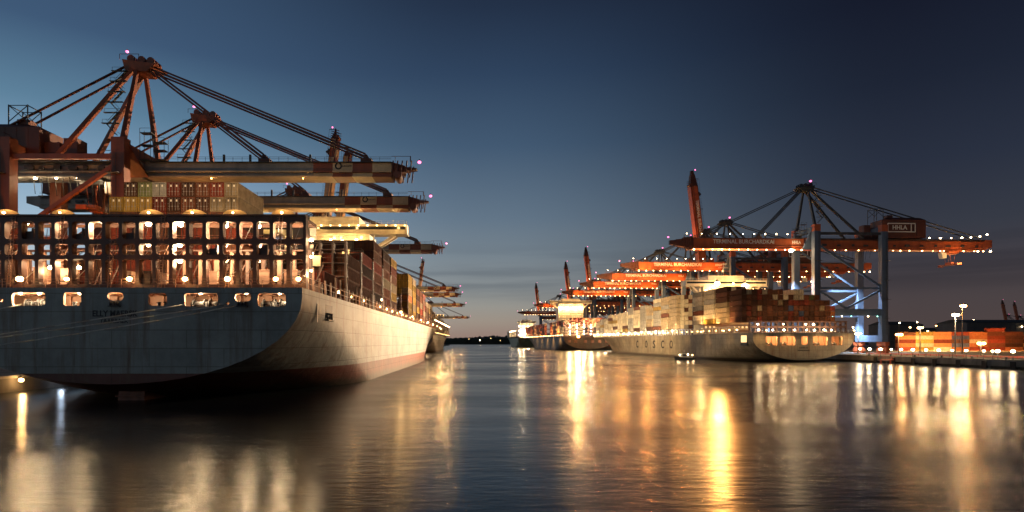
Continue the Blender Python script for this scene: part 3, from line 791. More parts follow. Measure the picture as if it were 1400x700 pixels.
    # A-frame
    for y in (1,-1):
        b = MB(); b.bar((0,y*8,lt),(0,y*1.8,ap-2),1.25,1.15,w2=.85,h2=.85); b.build('mast_leg', beam if left else M['dark_steel'], root)
        b = MB(); b.bar((P['bk'],y*6.5,zt),(-1,y*2,ap-2.5),1.2,1.0); b.build('mast_brace', beam if left else M['dark_steel'], root)
        b = MB(); b.tube((-back+2,y*2.2,zt+1),(-1.5,y*1.6,ap-.8),.32,6); b.build('backstay', M['dark_steel'] if not left else M['dark_red'], root)
        for k,xx in enumerate((P['s1'],P['s2'])):
            for e in (.45,-.45):
                b = MB(); b.bar((1.5,y*1.6+e*.3,ap-1.2+e),(xx,y*1.4,zt+1.9+e),.34,.42); b.build('forestay', M['dark_red'] if left else M['dark_steel'], root)
    b = MB(); b.hexa([(-3,-2.4,ap-3),(2.5,-2.4,ap-3.4),(2.5,2.4,ap-3.4),(-3,2.4,ap-3),(-3.4,-3,ap-.4),(5.5,-3,ap-1.6),(5.5,3,ap-1.6),(-3.4,3,ap-.4)])
    for x in (-1.8,1,3.4):
        for y in (-1.6,0,1.6): b.tube((x,y-.3,ap+.1-.12*x),(x,y+.3,ap+.1-.12*x),1.0,10)
    b.bar((-4,near*3,ap+.9),(1,near*3,ap+.9),.1); b.bar((-4,near*3,ap-.4),(-4,near*3,ap+.9),.1); b.bar((1,near*3,ap-.6),(1,near*3,ap+.9),.1)
    b.build('apex_head', M['crane_brown'] if left else M['dark_steel'], root)
    lamp('warning_lamp','pink',(-2.6 if left else -1.5,near*2,ap+2.0),.55,root)
    b = MB(); z = lt+1; k = 0                            # zigzag stair on the near mast leg
    while z < ap-6:
        f = (z-lt)/(ap-lt); yy = near*(8-6.2*f)+near*.9
        xa,xb = (-4.0,-1.2) if k%2 else (-1.2,-4.0)
        b.bar((xa,yy,z),(xb,yy,z+3),.7,.12); b.bar((xa,yy,z+1),(xb,yy,z+4),.07); b.box(min(xa,xb)-1,max(xa,xb)+.6,yy-.4,yy+.4,z+2.92,z+3.02); b.bar((-5,yy,z+4),(-1,yy,z+4),.06); b.bar((-4.9,yy,z+3),(-4.9,yy,z+4),.06); z += 3; k += 1
    b.build('stairway', M['dark_steel'], root)
    b = MB()                                             # service platforms at girder level
    for (x,h) in ((3.5,7),(7,4.5)):
        for z in (0,h*.55,h): b.box(x-1.6,x+1.4,near*3.2-1,near*3.2+1,zt+z,zt+z+.12)
        for (dx,dy) in ((-1.5,-1),(1.3,-1),(-1.5,1),(1.3,1)): b.bar((x+dx,near*3.2+dy,zt),(x+dx,near*3.2+dy,zt+h+1.2),.1)
        b.bar((x-1.5,near*4.2,zt+h+1.2),(x+1.3,near*4.2,zt+h+1.2),.07)
    b.build('service_platform', M['dark_steel'], root)
    # machine house
    a, c = P['mh']; hh = P['mhh']
    b = MB(); b.box(c,a,-4.4,4.4,zt+.4,zt+hh)
    b.hexa([(c,-4.4,zt+hh),(a,-4.4,zt+hh),(a,4.4,zt+hh),(c,4.4,zt+hh),(c+1,-1.5,zt+hh+1.7),(a-6,-1.5,zt+hh+1.7),(a-6,1.5,zt+hh+1.7),(c+1,1.5,zt+hh+1.7)])
    b.box(a,a+4,-2.5,2.5,zt+.2,zt+hh*.6); b.box(a+4.6,a+8.2,-2,2,zt+.2,zt+hh*.75); b.box(a-8,a-5,-1.5,1.5,zt+hh+1.703,zt+hh+3)
    for x in range(int(c)+2,int(a),3): b.box(x,x+.15,-4.46,4.46,zt+.5,zt+hh-.05)
    mh = b.build('machine_house', M['dark_red'], root)
    if not left:
        b = MB(); xa,xb,za,zz = c+6,c+21,zt+3.6,zt+8.0
        for (p,q) in (((xa,za),(xb,za)),((xa,zz),(xb,zz)),((xa,za),(xa,zz)),((xb,za),(xb,zz)),((xa+2.2,za),(xa+2.2,zz))): b.bar((p[0],4.55,p[1]),(q[0],4.55,q[1]),.1,.5)
        b.build('sign_frame', M['letter_white'], mh)
        text('lettering','HHLA',3.2,.02,M['letter_white'],mh,mw((xa+xb)/2+1,(za+zz)/2,4.52),8)
    for x in (0,-g):                                     # caged ladder on each near leg
        b = MB(); yy = near*10.6; xx = x-1.0
        for q in (0,.6): b.bar((xx+q,yy,9.5),(xx+q,yy,lt-4),.08)
        z = 10
        while z < lt-4: b.bar((xx,yy,z),(xx+.6,yy,z),.06); b.bar((xx-.1,yy+near*.7,z),(xx+.7,yy+near*.7,z),.06); z += 1.2
        for q in (-.1,.7): b.bar((xx+q,yy+near*.7,10),(xx+q,yy+near*.7,lt-4),.05)
        for z in (18,28,38,48): b.box(xx-1.2,xx+1.8,yy-.3,yy+near*1.3,z,z+.1) if near>0 else b.box(xx-1.2,xx+1.8,yy+near*1.3,yy+.3,z,z+.1)
        b.build('ladder', M['dark_steel'], root)
    b = MB(); yy = near*2.9
    for i in range(12): xx = -back+4+i*(back-6)/12; b.box(xx,xx+1.1+.6*(i%3),yy-.3,yy+.3,zb+1.5,zb+2.3+.3*(i%2))
    b.tube((-back,near*2.75,zt-.5),(0,near*2.75,zt-.5),.12,5); b.tube((-back,near*2.75,zt-.9),(0,near*2.75,zt-.9),.09,5)
    b.build('cable_tray', M['dark_steel'], root)
    b = MB()                                             # tie frame that carries the backstays
    for xx in (-g,-g-5):
        for y in (-2.4,2.4): b.bar((xx,y,zt+hh*.5),(xx,y,zt+hh+6.5),.22)
        b.bar((xx,-2.4,zt+hh+6.3),(xx,2.4,zt+hh+6.3),.2)
    for y in (-2.4,2.4): b.bar((-g,y,zt+hh+6.3),(-g-5,y,zt+hh+2),.16); b.bar((-g-5,y,zt+hh+6.3),(-g,y,zt+hh+2),.16); b.bar((-g,y,zt+hh+6.3),(-g-5,y,zt+hh+6.3),.16)
    b.build('tie_frame', M['dark_steel'], root)
    # trolley with cab and spreader
    tx = P['tx']
    b = MB(); b.box(tx-3.5,tx+3.5,-3.4,3.4,zb-1.3,zb-.35); b.box(tx-3.2,tx+3,-2,2,zb-2,zb-1.3); tr = b.build('trolley', M['dark_steel'] if left else M['crane_orange'], root)
    b = MB(); b.hexa([(tx+3.6,near*1-1.2,zb-4.4),(tx+5.8,near*1-1.2,zb-4.4),(tx+5.8,near*1+1.2,zb-4.4),(tx+3.6,near*1+1.2,zb-4.4),(tx+3.6,near*1-1.2,zb-1.5),(tx+6.4,near*1-1.2,zb-1.5),(tx+6.4,near*1+1.2,zb-1.5),(tx+3.6,near*1+1.2,zb-1.5)]); b.bar((tx+3.4,near,zb-1.6),(tx+6,near,zb-.9),.4)
    b.build('operator_cab', M['white'], tr)
    sd = P['sd']; b = MB(); b.box(tx-1.1,tx+1.1,-6,6,zb-sd,zb-sd+.6); b.box(tx-1.3,tx+1.3,-6.2,-5.6,zb-sd-.4,zb-sd+.7); b.box(tx-1.3,tx+1.3,5.6,6.2,zb-sd-.4,zb-sd+.7); b.box(tx-.9,tx+.9,-2,2,zb-sd+.6,zb-sd+1.6)
    for (dx,dy) in ((-.8,-1.8),(.8,-1.8),(-.8,1.8),(.8,1.8)): b.tube((tx+dx,dy,zb-sd+1.5),(tx+dx*2,dy,zb-1.3),.06,5)
    b.build('spreader', M['crane_orange'], tr)
    b = MB()
    for i in range(14 if left else 9): xx = -g*.95+i*g/15; b.tube((xx,near*2.3,zb-.2),(xx+.5,near*2.3,zb-4.6-1.2*math.sin(i*1.3)**2),.09,4)
    b.build('festoon_cable', M['rubber'], root)
    for (xx,rr,kd) in P['gl']: lamp('girder_lamp',kd,(xx,near*3.1,zb-.75),rr,root)
    for (xx,rr,kd) in P['bl']: lamp('boom_lamp',kd,(xx,near*3.0,dz0-.75),rr,boom)
    for xx in P.get('tl',()): lamp('top_lamp','white',(xx,near*3.6,dz1+1.9),.24,boom)
    return root

LEFT = dict(zb=49.6,zt=53.4,ap=80.5,g=28.5,out=73.5,back=52,lt=57.2,leg='crane_brown',boom='crane_grey',beam='crane_brown',near=-1,portal=17,brace=32,
 segs=[(14,0),(30,0),(46.5,0),(51.6,1),(56.8,2),(62,1),(67,2)],alt={0:0,1:2,2:1},s1=33,s2=60,bk=-18,mh=(-24,-50),mhh=8.5,tx=-12,sd=9,
 gl=[(-31,.42,'white'),(-26,.42,'white'),(-20.5,.42,'white'),(-15,.42,'white'),(-9,.42,'white')],bl=[(20,.2,'sodium'),(44,.2,'sodium')])
RIGHT = dict(zb=55.4,zt=60.9,ap=89.5,g=36,out=74,back=97,lt=67,leg='crane_blue',boom='crane_orange',beam='crane_blue',near=1,portal=19.6,brace=34,
 segs=[(20,0),(40,0),(62,0)],alt={0:0},s1=26,s2=56,bk=-27,mh=(-39,-63),mhh=10,tx=-80,sd=8,
 gl=[(-x,.30,'warm') for x in (4,14,20,27,36,41,46,50,55,62,68,74,80,85,91,96)]+[(-72,.3,'white'),(-93,.42,'white'),(-100,.4,'white')],
 bl=[(x,.32 if i%3 else .42,'warm') for i,x in enumerate((62,57,52,47,43,38,33,28,23,18,13,8,4))],tl=(66,58,50,43,36,30,24,18,12))
def crane_lights(X, Y, zq, s, left):
    pass
GL, GR = 'striped cranes along the quay', 'orange cranes along the lamplit quay'
RX = lambda y: qx(y)+3.2
protoL = make_crane(LEFT); protoR = make_crane(RIGHT)
UP = ('forestay','boom_lamp','top_lamp')
def place(proto, first, x, y, z, rz, label, group, up=0):
    o = proto if first else copy_tree(proto, None, UP if up else ())
    o.location = (x,y,z); o.rotation_euler = (0,0,rz); tag(o, label, 'crane', group)
    if up:
        for ch in o.children:
            if ch.name.startswith('boom') and ch.name.split('.')[0]=='boom': ch.rotation_euler = (0,-R(up),0)
    return o
LC = [(156,0,'biggest brown crane with grey striped boom lying over the near stern'),
 (192,0,'second brown crane, striped boom lying just below and behind the biggest one'),
 (284,0,'third brown crane, striped boom end showing beyond the lit ship bridge wing'),
 (328,83,'taller of the two neighbouring raised striped booms'),
 (358,83,'lower of the two neighbouring raised striped booms'),
 (498,0,'distant striped crane, upper of two close boom ends past the yellow containers'),
 (559,0,'distant striped crane, lower of two close boom ends past the yellow containers'),
 (712,0,'distant striped crane with lone boom end above the second moored ship'),
 (835,83,'small distant striped crane with raised boom behind the yellow containers'),
 (1068,0,'tiny striped crane whose boom end is lowest, near the wooded shore')]
for i,(y,u,l) in enumerate(LC): place(protoL, i==0, -90, y, LQ, 0, l, GL, u)
RC = [(313,0,'largest orange crane on blue grey legs with readable lettered boom and machine house'),
 (404,0,'orange boom second from the top of the row, under the readable lettered boom'),
 (437,83,'tallest raised orange boom, crossing the readable lettered boom'),
 (470,0,'lit orange boom third from the top of the row'),
 (533,0,'lit orange boom fourth from the top of the row'),
 (620,0,'lit orange boom fifth from the top, above the dark ship'),
 (787,83,'second tallest raised orange boom, above the yellow lit house'),
 (832,0,'lit orange boom sixth from the top, reaching past the dark ship'),
 (928,83,'raised orange boom between the second tallest and the smallest'),
 (1040,0,'lowest lowered orange boom of the row, above the dazzling white ship'),
 (1261,83,'smallest raised orange boom, nearest the harbour mouth')]
for i,(y,u,l) in enumerate(RC): place(protoR, i==0, RX(y), y, RQ, math.pi+QS, l, GR, u)
# what lights the cranes
for y,dx in ((156,20),(156,45),(192,30),(192,50)): plight((-90+dx,y-7,46),1200,WARM,.4)
for y in (404,470,533,620,832):
    for dx in (12,34,58): plight((RX(y)-dx,y-9,56.5),13000,SOD,.4)
for dx in (-82,): plight((RX(313)-dx,313-8,54.5),2600,SOD,.4)
def leg_fills(yc, k):
    """added cool spots under the girder, no fixtures, that light the legs"""
    fr = Matrix.Translation((RX(yc),yc,RQ)) @ Matrix.Rotation(math.pi+QS,4,'Z')
    for p,q,e in (((13,-4,53),(0,-9,14),3.2e5),((13,2,53),(0,9,20),.7e5),((-15,-2,53),(-36,-9,12),3.2e5),((-12,-1,53),(-36,9,12),.8e5),((-24,3,24),(-35,-9,5),1.1e5)):
        slight(fr @ Vector(p), fr @ Vector(q), e*k*2.0, COOL, 46, .4, .8)  # spot added to brighten a leg; no fixture built
leg_fills(313, 1.0)
for y in (404,470,533,620): leg_fills(y, 1.2)
for y in (437,787,928,1261):                             # spots added to brighten the raised booms, no fixture built
    k = 1 if y<500 else 2.5
    slight((RX(y)-14,y-7,62),(RX(y)-6,y-2,118),1.6e5*k,SOD,50,.4,.8)
for y in (328,358,835): slight((-76,y-9,56),(-86,y-2,112),1.5e5*(1 if y<500 else 3),SOD,50,.4,.8)  # same kind of added spot for the raised striped booms
for y in (498,559,712,1068): 
    for dx in (40,60): plight((-90+dx,y-8,46),9000,WARM,.4)
for x in (-31,-26,-20.5,-15,-9): plight((-90+x,152.6,50.5),900,WHITE,.4)
for x,y in ((-97,135),(-113,137),(-100,172)): slight((x,y,20),(x+6,y+10,46),2.2e4,SOD,70,.4,.8)  # spots added to brighten the brown legs
lamp('flood_lamp','white',(10,3.4,54.2),1.2,protoR); plight((9,5.2,53),6000,WHITE,.5,protoR)
for xx,zz in ((-98,63.6),(-94,62.6),(-89,62),(-84,61.8),(-78,61.6),(-72,61.5),(-66,61.5)): lamp('top_lamp','white',(xx,3.2,zz),.38,protoR)
for i,xx in enumerate((-3,-8,-13,-18,-27,-32)): lamp('beam_lamp','green' if i in (0,1,3,5) else 'white',(xx,10.3,19.3),.30,protoR)
plight((RX(313)+82,313-6,52),7000,WARM,.4)

# ------------------------------------------------------------------ right ships
def ship_frame(x, y, rz): return Matrix.Translation((x,y,0)) @ Matrix.Rotation(rz,4,'Z')
def ship_lights(root, B, zd, s0, s1, step, kind='warm', r=.34):
    s = s0
    while s < s1: lamp('passage_lamp', kind, (-B+.5,s,zd+1.6), r, root); s += step
# -- big grey ship with letters
R1 = (147,265,QS); F1 = ship_frame(*R1)
s1 = tag(empty('container_ship',(147,265,0),QS),'tan grey container ship with big spaced letters on its side and lit round stern','ship')
H1 = hull_paint('grey_hull_paint',(.33,.285,.215),(.14,.045,.028),1.0)
p1 = lambda x: (x-1099)/3.02; q1 = lambda y: H+(468-y)/3.02
hs1 = [(p1(1046),p1(1062),q1(472),q1(460),.4),(p1(1066),p1(1087),q1(472),q1(460),.4),(p1(1096),p1(1104),q1(471),q1(460),.4),(p1(1112),p1(1132),q1(472),q1(460),.4),(p1(1138),p1(1153),q1(472),q1(460),.4)]
hull(s1, dict(L=332,B=23.5,zd=13.4,zb=.9,zk=11,holes=hs1,sheer=4,run=95), H1, M['deckred'])
mooring_room(s1, 22.5, 7.4, 12.9, 9, [p1(x) for x in (1050,1058,1076,1099,1114,1126,1146)], 5000, WARM)
for x in (1055,1075,1122,1146): winch(s1, p1(x), 3, 7.4)
b = MB(); b.box(-23.56,-23.4,-.0,.4,13.4,15); b.box(-23.62,-23.42,5,11,7.5,12.5); b.build('side_port_panel', M['dark_steel'], s1)
b = MB(); b.box(-23.66,-23.6,5.4,10.6,9,12.2); b.build('side_window', M['g_window'], s1)
text('lettering','COSCO',.9,.02,M['letter_dark'],s1,mz(0,-.04,6.5),4); text('lettering','HONG KONG',.8,.02,M['letter_dark'],s1,mz(0,-.04,5.3),5.5)
mwL = lambda y,z: Matrix(((0,0,-1,-23.56),(-1,0,0,y),(0,1,0,z),(0,0,0,1)))
for ch,yd in zip('COSCO',(166,146,130,114,99)): text('lettering',ch,7.2,.03,M['letter_dark'],s1,mwL(yd,7.4),5.2)
b = MB()                                                 # stern gallery, two levels
T1 = [(13.5,16.1,13.9,15.7),(16.1,18.6,16.5,18.2)]
lashing_mesh(-22.8,22.8,T1,1.0,2.53,.35).build('lashing_bridge', M['lash'], s1, (0,4,0))
b = MB()
for z in (14.1,14.6): b.bar((-23,.4,z),(23,.4,z),.07)
x = -23
while x < 23: b.bar((x,.4,13.3),(x,.4,14.6),.09); x += 2
b.build('railing', M['white'], s1)
for x,lo in ((1040,1),(1060,0),(1076,1),(1091,0),(1108,1),(1119,1),(1133,0),(1143,0)):
    lamp('deck_lamp','white',(p1(x),2.6,q1(451)),.42,s1); plight((p1(x),1.8,q1(451)),1300,WHITE,.3,s1)
    if lo: lamp('deck_lamp','white',(p1(x),3.2,q1(443)),.38,s1)
for x in (-20,-7,7,20): 
    b = MB(); b.bar((x,0,13.5),(x,-5,14.6),.15); b.build('lamp_bracket', M['dark_steel'], s1)
    lamp('stern_flood','warm',(x,-5,14.3),.3,s1); slight(F1 @ Vector((x,-5.2,13.7)), F1 @ Vector((x,0,5)), 2300, WARM, 115, .3, .9)
ship_lights(s1, 23.5, 13.4, 16, 300, 7.5)
b = MB(); s = 14
while s < 300: b.box(-23.4,-23.1,s,s+.3,13.4,16.4); b.box(-22.4,-22.1,s+1.5,s+1.8,13.4,16.0); s += 4
b.box(-23.4,-23.2,14,300,16.4,16.6); b.build('side_railing', M['white'], s1)
superstructure(s1, 74, 88, 14, 13, 41.5, 24, 41.8, M['house'], (4,104,3.5,10,44), lights=False)
for x,z in ((-9,41),(-3,38),(3,43),(9,40),(12,42),(-13,39)): lamp('flood_lamp','warm',(x,73,z),.6,s1); plight((x,71,z),1800,WARM,.4,s1)
lamp('flood_lamp','warm',(8,69.5,41.2),1.7,s1); lamp('flood_lamp','white',(-8,69.5,42.5),1.9,s1)
plight((8,66.4,41.2),26000,WARM,.9,s1); slight(F1 @ Vector((-8,66.2,42.5)), F1 @ Vector((-60,-120,0)), 170000, SOD, 150, .9, .5)
b = MB(); b.bar((8,70.5,42.4),(8,74,42.6),.3); b.bar((-8,70.5,43.6),(-8,74,43.6),.3); b.build('lamp_bracket', M['dark_steel'], s1)
BZ1 = 18.8
hts = [6,6,6,6,6,6,5,6,5,5,6,6,5,5,5,4,4,3]
G2 = 'containers stacked on the lettered ship'
for c,n in enumerate(hts):
    base = random.choice(['dark brown','brick brown','brick brown','dark brown','rust red'])
    for t in range(n):
        clr = base if random.random()<.6 else random.choice(['dark brown','brick brown','dark brown','brick brown','brick brown','dark brown','rust red','brick brown','olive green','beige','navy blue'])
        if c in (10,11) and t>=4: clr = 'cream white'
        if c==17 and t<2: clr = 'orange'
        if t==n-1 and c in (1,4,6,8): clr = 'cream white'
        container(F1, -21.5+c*2.53, 12, BZ1+t*2.6, clr, f'{clr} container above the round stern, {ORD[c]} stack from the lit bridge, {ORD[t]} tier up', G2, sc=.93)
fb = [(26.5,7),(41,7),(55.5,7),(92,8),(106.5,8),(121,8),(135.5,6),(150,7),(164.5,7),(179,7),(193.5,6),(208,6),(222.5,5),(237,6),(251.5,5),(266,5),(280.5,4)]
for bi,(s,n) in enumerate(fb):
    for c in range(4 if bi in (0,1,2,3) else 2):
        for t in range(n):
            if c>0 and bi>3 and t<n-2: continue
            if t==0: base = random.choice(['cream white','light grey','beige','cream white']) if bi>2 else random.choice(['cream white','beige','brick brown'])
            clr = base if random.random()<.72 else random.choice(['cream white','light grey','brick brown','dark brown','mustard yellow'])
            if c==0 and bi<3: container(F1, -21.8+c*2.53, s, BZ1-1.6*(bi>2)+t*2.6, clr, f'{clr} container on lettered ship, {ORD[bi]} rail stack past the stern block, {ORD[t]} tier up', G2, sc=.93)
            else: mass(F1, -21.8+c*2.53, s, BZ1-1.6*(bi>2)+t*2.6, clr)
for s,z in ((90,16),(106,15.8),(119,16),(133,15.6),(148,16),(162,15.8),(177,16),(191,15.6),(206,16),(220,15.7),(236,16),(250,15.6),(270,16),(288,15.8)):  # outboard lamps and brackets added to light the container side
    b = MB(); b.bar((-22.9,s-.6,z+.9),(-26.4,s-.6,z+.9),.16); b.build('lamp_bracket', M['dark_steel'], s1)
    lamp('deck_lamp','white',(-26.4,s-.6,z),.4,s1); slight(F1 @ Vector((-26.8,s-.6,z-.4)), F1 @ Vector((-21,s+5,z+11)), 16000, WHITE, 125, .4, .8)
for s in range(20,300,26):
    b = MB(); b.bar((-23.4,s,13.8),(-27.4,s,14.9),.15); b.build('lamp_bracket', M['dark_steel'], s1)
    lamp('side_flood','warm',(-27.5,s,14.6),.3,s1); slight(F1 @ Vector((-27.8,s,14.2)), F1 @ Vector((-23.4,s+3,4)), 2300 if s>90 else 1200, WARM, 115, .4, .9)
# -- dark-sterned ship behind it
for x,s,z,e in ((-26.5,22,16,9000),(-26.5,36,16,9000),(-26.5,52,16,9000)): slight(F1 @ Vector((x,s,z)), F1 @ Vector((-21,s+3,29)), e*1.8, WARM, 120, .4, .8)  # spots added to brighten the lettered ship's containers, no fixtures
for x in (-16,-4,8,18): slight(F1 @ Vector((x,3.2,19.6)), F1 @ Vector((x,12,26)), 2600, WARM, 130, .4, .8)
for x in (-18,-8,4,14): slight(F1 @ Vector((x,70,41)), F1 @ Vector((x,40,34)), 16000, WARM, 120, .4, .8)
s2 = tag(empty('container_ship',(122,650,0),.067),'dark container ship seen stern on with vertical rows of white deck lights','ship')
F2 = ship_frame(122,650,.067)
H2 = hull_paint('dark_hull_paint',(.16,.14,.12),(.14,.04,.025),1.5)
hs2 = [(x-1.8,x+1.8,8.6,11.6,.5) for x in (-22,-15,-4,4,12,20)]
hull(s2, dict(L=345,B=28,zd=15.5,zb=1.2,zk=13,holes=hs2,sheer=5,run=85), H2, M['deckred'])
mooring_room(s2, 26.5, 7.8, 12.6, 9, [-22,-15,-4,4,12,20], 800)
superstructure(s2, 90, 104, 16, 15, 58, 27, 58.3, M['house'], lights=False)
for x in (-14,-5,5,14): lamp('flood_lamp','warm',(x,88,54),.7,s2); plight((x,86,52),15000,WARM,.5,s2)
lashing_mesh(-27,27,[(15.6,19,16.1,18.5),(19,22.6,19.5,22.1),(22.6,26.4,23.1,25.9)],1.2,5.4,.5).build('lashing_bridge', M['lash'], s2, (0,3,0))
for x in (-21,-13,-5,3,11,19,25):
    for z in (18,21.6,25.4,28.6): lamp('deck_lamp','white',(x,2.2,z),.6,s2)
    plight((x,1.0,20),12000,WHITE,.4,s2); plight((x,1.0,27),16000,WHITE,.4,s2)
lamp('flood_lamp','sodium',(-14,-9,15.2),1.4,s2); slight(F2 @ Vector((-14,-11.8,15)), F2 @ Vector((-20,-70,0)), 190000, SOD, 150, .7, .5)
b = MB(); b.bar((-14,-9,16.6),(-14,.3,16.0),.4); b.bar((-14,.2,15.2),(-14,.2,16.6),.5); b.bar((-14,-5,16.2),(-14,.3,15.4),.2); b.build('lamp_bracket', M['dark_steel'], s2)
ship_lights(s2, 28, 15.5, 12, 320, 12, 'warm', .5)
for c in range(21):
    for t in range(4 if 3<c<18 else 3):
        mass(F2, -25.5+c*2.53, 12, 26.6+t*2.6, random.choice(['orange','brick brown','orange','rust red','beige']))
for s in range(30,300,15):
    if 82<s<108: continue
    for t in range(6): mass(F2, -26.2, s, 18+t*2.6, random.choice(['orange','beige','cream white','rust red','brick brown']))
for s in range(20,320,40): slight(F2 @ Vector((-34,s,15.5)), F2 @ Vector((-28,s,6)), 14000, WARM, 115, .4, .9); slight(F2 @ Vector((-33,s+12,16.5)), F2 @ Vector((-26,s+16,28)), 34000, SOD, 120, .4, .8)
# -- farthest right ship
s3 = tag(empty('container_ship',(88,1045,0),.06),'small distant greenish ship with dazzling white deck lights near the harbour mouth','ship')
F3 = ship_frame(88,1045,.06)
H3 = hull_paint('green_hull_paint',(.16,.20,.10),(.14,.04,.025),1.0)
hull(s3, dict(L=220,B=18,zd=17,zb=1,zk=13,sheer=4,run=60), H3, M['deckred'])
superstructure(s3, 20, 34, 12, 15, 44, 17, 44.2, M['house'], lights=False)
for x in (-14,-6,2,10):
    for z in (22,30,38): lamp('flood_lamp','white',(x,17.5,z),.9,s3); 
    plight((x,14,28),30000,WHITE,.5,s3)
for s in range(44,180,15):
    for t in range(5): mass(F3, -16, s, 19+t*2.6, random.choice(['cream white','light grey','beige']))
for s in (50,75,100,130): lamp('deck_lamp','white',(-18.6,s,30),.9,s3); slight(F3 @ Vector((-26,s,20)), F3 @ Vector((-16,s+4,28)), 30000, WHITE, 120, .5, .8)
# -- second left ship
s4 = tag(empty('container_ship',(-61,500,0)),'container ship with dark stern and lit side just past the biggest bow','ship')
F4 = ship_frame(-61,500,0)
hull(s4, dict(L=300,B=21.5,zd=16,zb=1,zk=13,sheer=4,run=70,holes=[(15.5,18.2,10,13.5,.4)]), hull_paint('slate_hull_paint',(.26,.25,.22),(.16,.04,.03),1.5), M['deckred'])
mooring_room(s4, 20, 8.5, 14, 8, [16.8], 700)
for s in range(14,270,15):
    n = 6 if s<150 else 5
    for t in range(n): mass(F4, 20, s, 18+t*2.6, random.choice(['beige','cream white','light grey','brick brown','beige']))
    if s<30:
        for c in range(1,8):
            for t in range(n): mass(F4, 20-c*2.53, s, 18+t*2.6, random.choice(['brick brown','dark brown','rust red']))
    lamp('passage_lamp','warm',(21,s-1,18),.5,s4); lamp('deck_lamp','white',(21.6,s-1.2,29),.45,s4)
    b = MB(); b.box(20.9,21.4,s-1.8,s-.8,16,32); b.build('lashing_bridge', M['lash'], s4)
for s in range(10,270,30): slight(F4 @ Vector((27,s,17)), F4 @ Vector((21,s+4,9)), 5000, WARM, 115, .4, .9); slight(F4 @ Vector((25,s,17)), F4 @ Vector((20.5,s+6,28)), 6000, WARM, 115, .4, .9)
superstructure(s4, 180, 192, 12, 16, 38, 20, 38.2, M['house'])

tag(MASS.build('container_stacks', [paint('stack_'+k.replace(' ','_'), PAL[k], .5, .35, .6) for k in MASSC]),
    'far container stacks on the decks of the distant ships', 'containers', kind='stuff')

# floods that face across the basin
slight((140,332,42),(-27,240,9),7.0e6,(1,.70,.43),60,.9,1)
slight((-23.2,209,49.8),(119,440,8),7.0e6,(1,.66,.30),36,.9,1)
slight((-23.2,207,49.8),(127,300,6),.4e6,(1,.70,.38),26,.9,.9)

# ------------------------------------------------------------------ right yard
for i,x in enumerate((1176,1189,1204,1218.5,1232,1248,1266,1283.5,1302,1321,1345,1357,1364,1385)):
    d = 187.2/((x-655)/800+QS); X = (x-655)*d/800
    o = empty('quay_lamp',(X,d,RQ))
    tag(o, f'{"bright" if i in (9,12,13) else "low"} white quay lamp, {ORD[i]} along the quay edge from the lettered ship', 'lamp', 'row of lamps on the quay edge')
    b = MB(); b.tube((0,0,0),(0,0,2.1),.09,8); b.tube((0,0,0),(0,0,.15),.25,8); b.box(-.3,.3,-.12,.12,2.1,2.3); b.build('post', M['dark_steel'], o)
    lamp('lantern','white',(0,0,2.75),.62 if i in (9,12,13) else .52,o).rotation_euler = (math.pi,0,0)
    plight((-.75,-.6,3.0),1000,WHITE,.3,o)
def mast(x, y, d, kind, e, label, hb=None):
    X = (x-655)*d/800; zt = H+(468-y)*d/800
    o = tag(empty('light_mast',(X,d,RQ)), label, 'lamp', 'tall light masts in the yard')
    h = zt-RQ
    b = MB(); b.tube((0,0,0),(0,0,h),.28,8,0,.14); b.tube((0,0,0),(0,0,.3),.5,8); b.build('pole', M['crane_grey'], o)
    b = MB(); b.bar((-1.1,0,h),(1.1,0,h),.16); b.bar((-1.1,0,h),(-1.1,-.3,h-.1),.12); b.bar((1.1,0,h),(1.1,-.3,h-.1),.12); b.build('crossarm', M['crane_grey'], o)
    for dx in (-.95,0,.95): lamp('lantern',kind,(dx,-.35,h-.5),.72,o)
    plight((0,-1.7,h-1.0),e,WHITE if kind!='sodium' else SOD,.4,o)
mast(1306,429,255,'white',9000,'taller looking white lit light mast in front of the stacked yard containers')
mast(1315.5,417,300,'sodium',12000,'orange lit light mast standing just behind the white one')
mast(1258,447,330,'warm',2500,'short light mast behind the yellow containers in the yard')
mast(1341,468,262,'warm',1200,'short light mast in front of the dark red yard containers')
mast(1228.5,456,262,'sodium',1800,'short orange light mast beside the crane leg')
mast(1173,455,300,'white',1500,'short light mast close beside the lettered ship stern')
# container stacks in the yard
YG = 'containers stacked in the lamplit yard'
FY = Matrix.Identity(4)
ycol = [('orange',5),('mustard yellow',5),('orange',5),('navy blue',5),('orange',5),('rust red',6),('dark brown',5),('rust red',4)]
for i,(clr,n) in enumerate(ycol):
    for t in range(n):
        c2 = {0:['rust red','orange','rust red','orange','brick brown'],1:['mustard yellow','cream white','mustard yellow','cream white','mustard yellow'],2:['cream white','orange','rust red','orange','orange'],3:['orange','navy blue','dark brown','navy blue','rust red'],4:['rust red','orange','cream white','orange','orange'],5:['rust red','brick brown','rust red','rust red','brick brown','rust red'],6:['orange','dark brown','brick brown','dark brown','brick brown'],7:['brick brown','mustard yellow','dark brown','brick brown']}[i][t]
        x = (1238+i*24.4-655)*400/800
        container(FY, x-6.1+CL, 400, RQ+t*2.6+1.2*0, c2, f'{c2} container in the lamplit yard, {ORD[i]} stack from the crane legs, {ORD[t]} tier up', YG, False, math.pi/2)
for x,d,e in ((1235,380,9000),(1256,386,16000),(1276,386,9000),(1294,384,9000),(1318,384,9000),(1345,384,9000),(1372,384,7000),(1394,384,7000)): plight(((x-655)*d/800,d,8.5),e*2.0,SOD if x>1330 else WARM,.5)
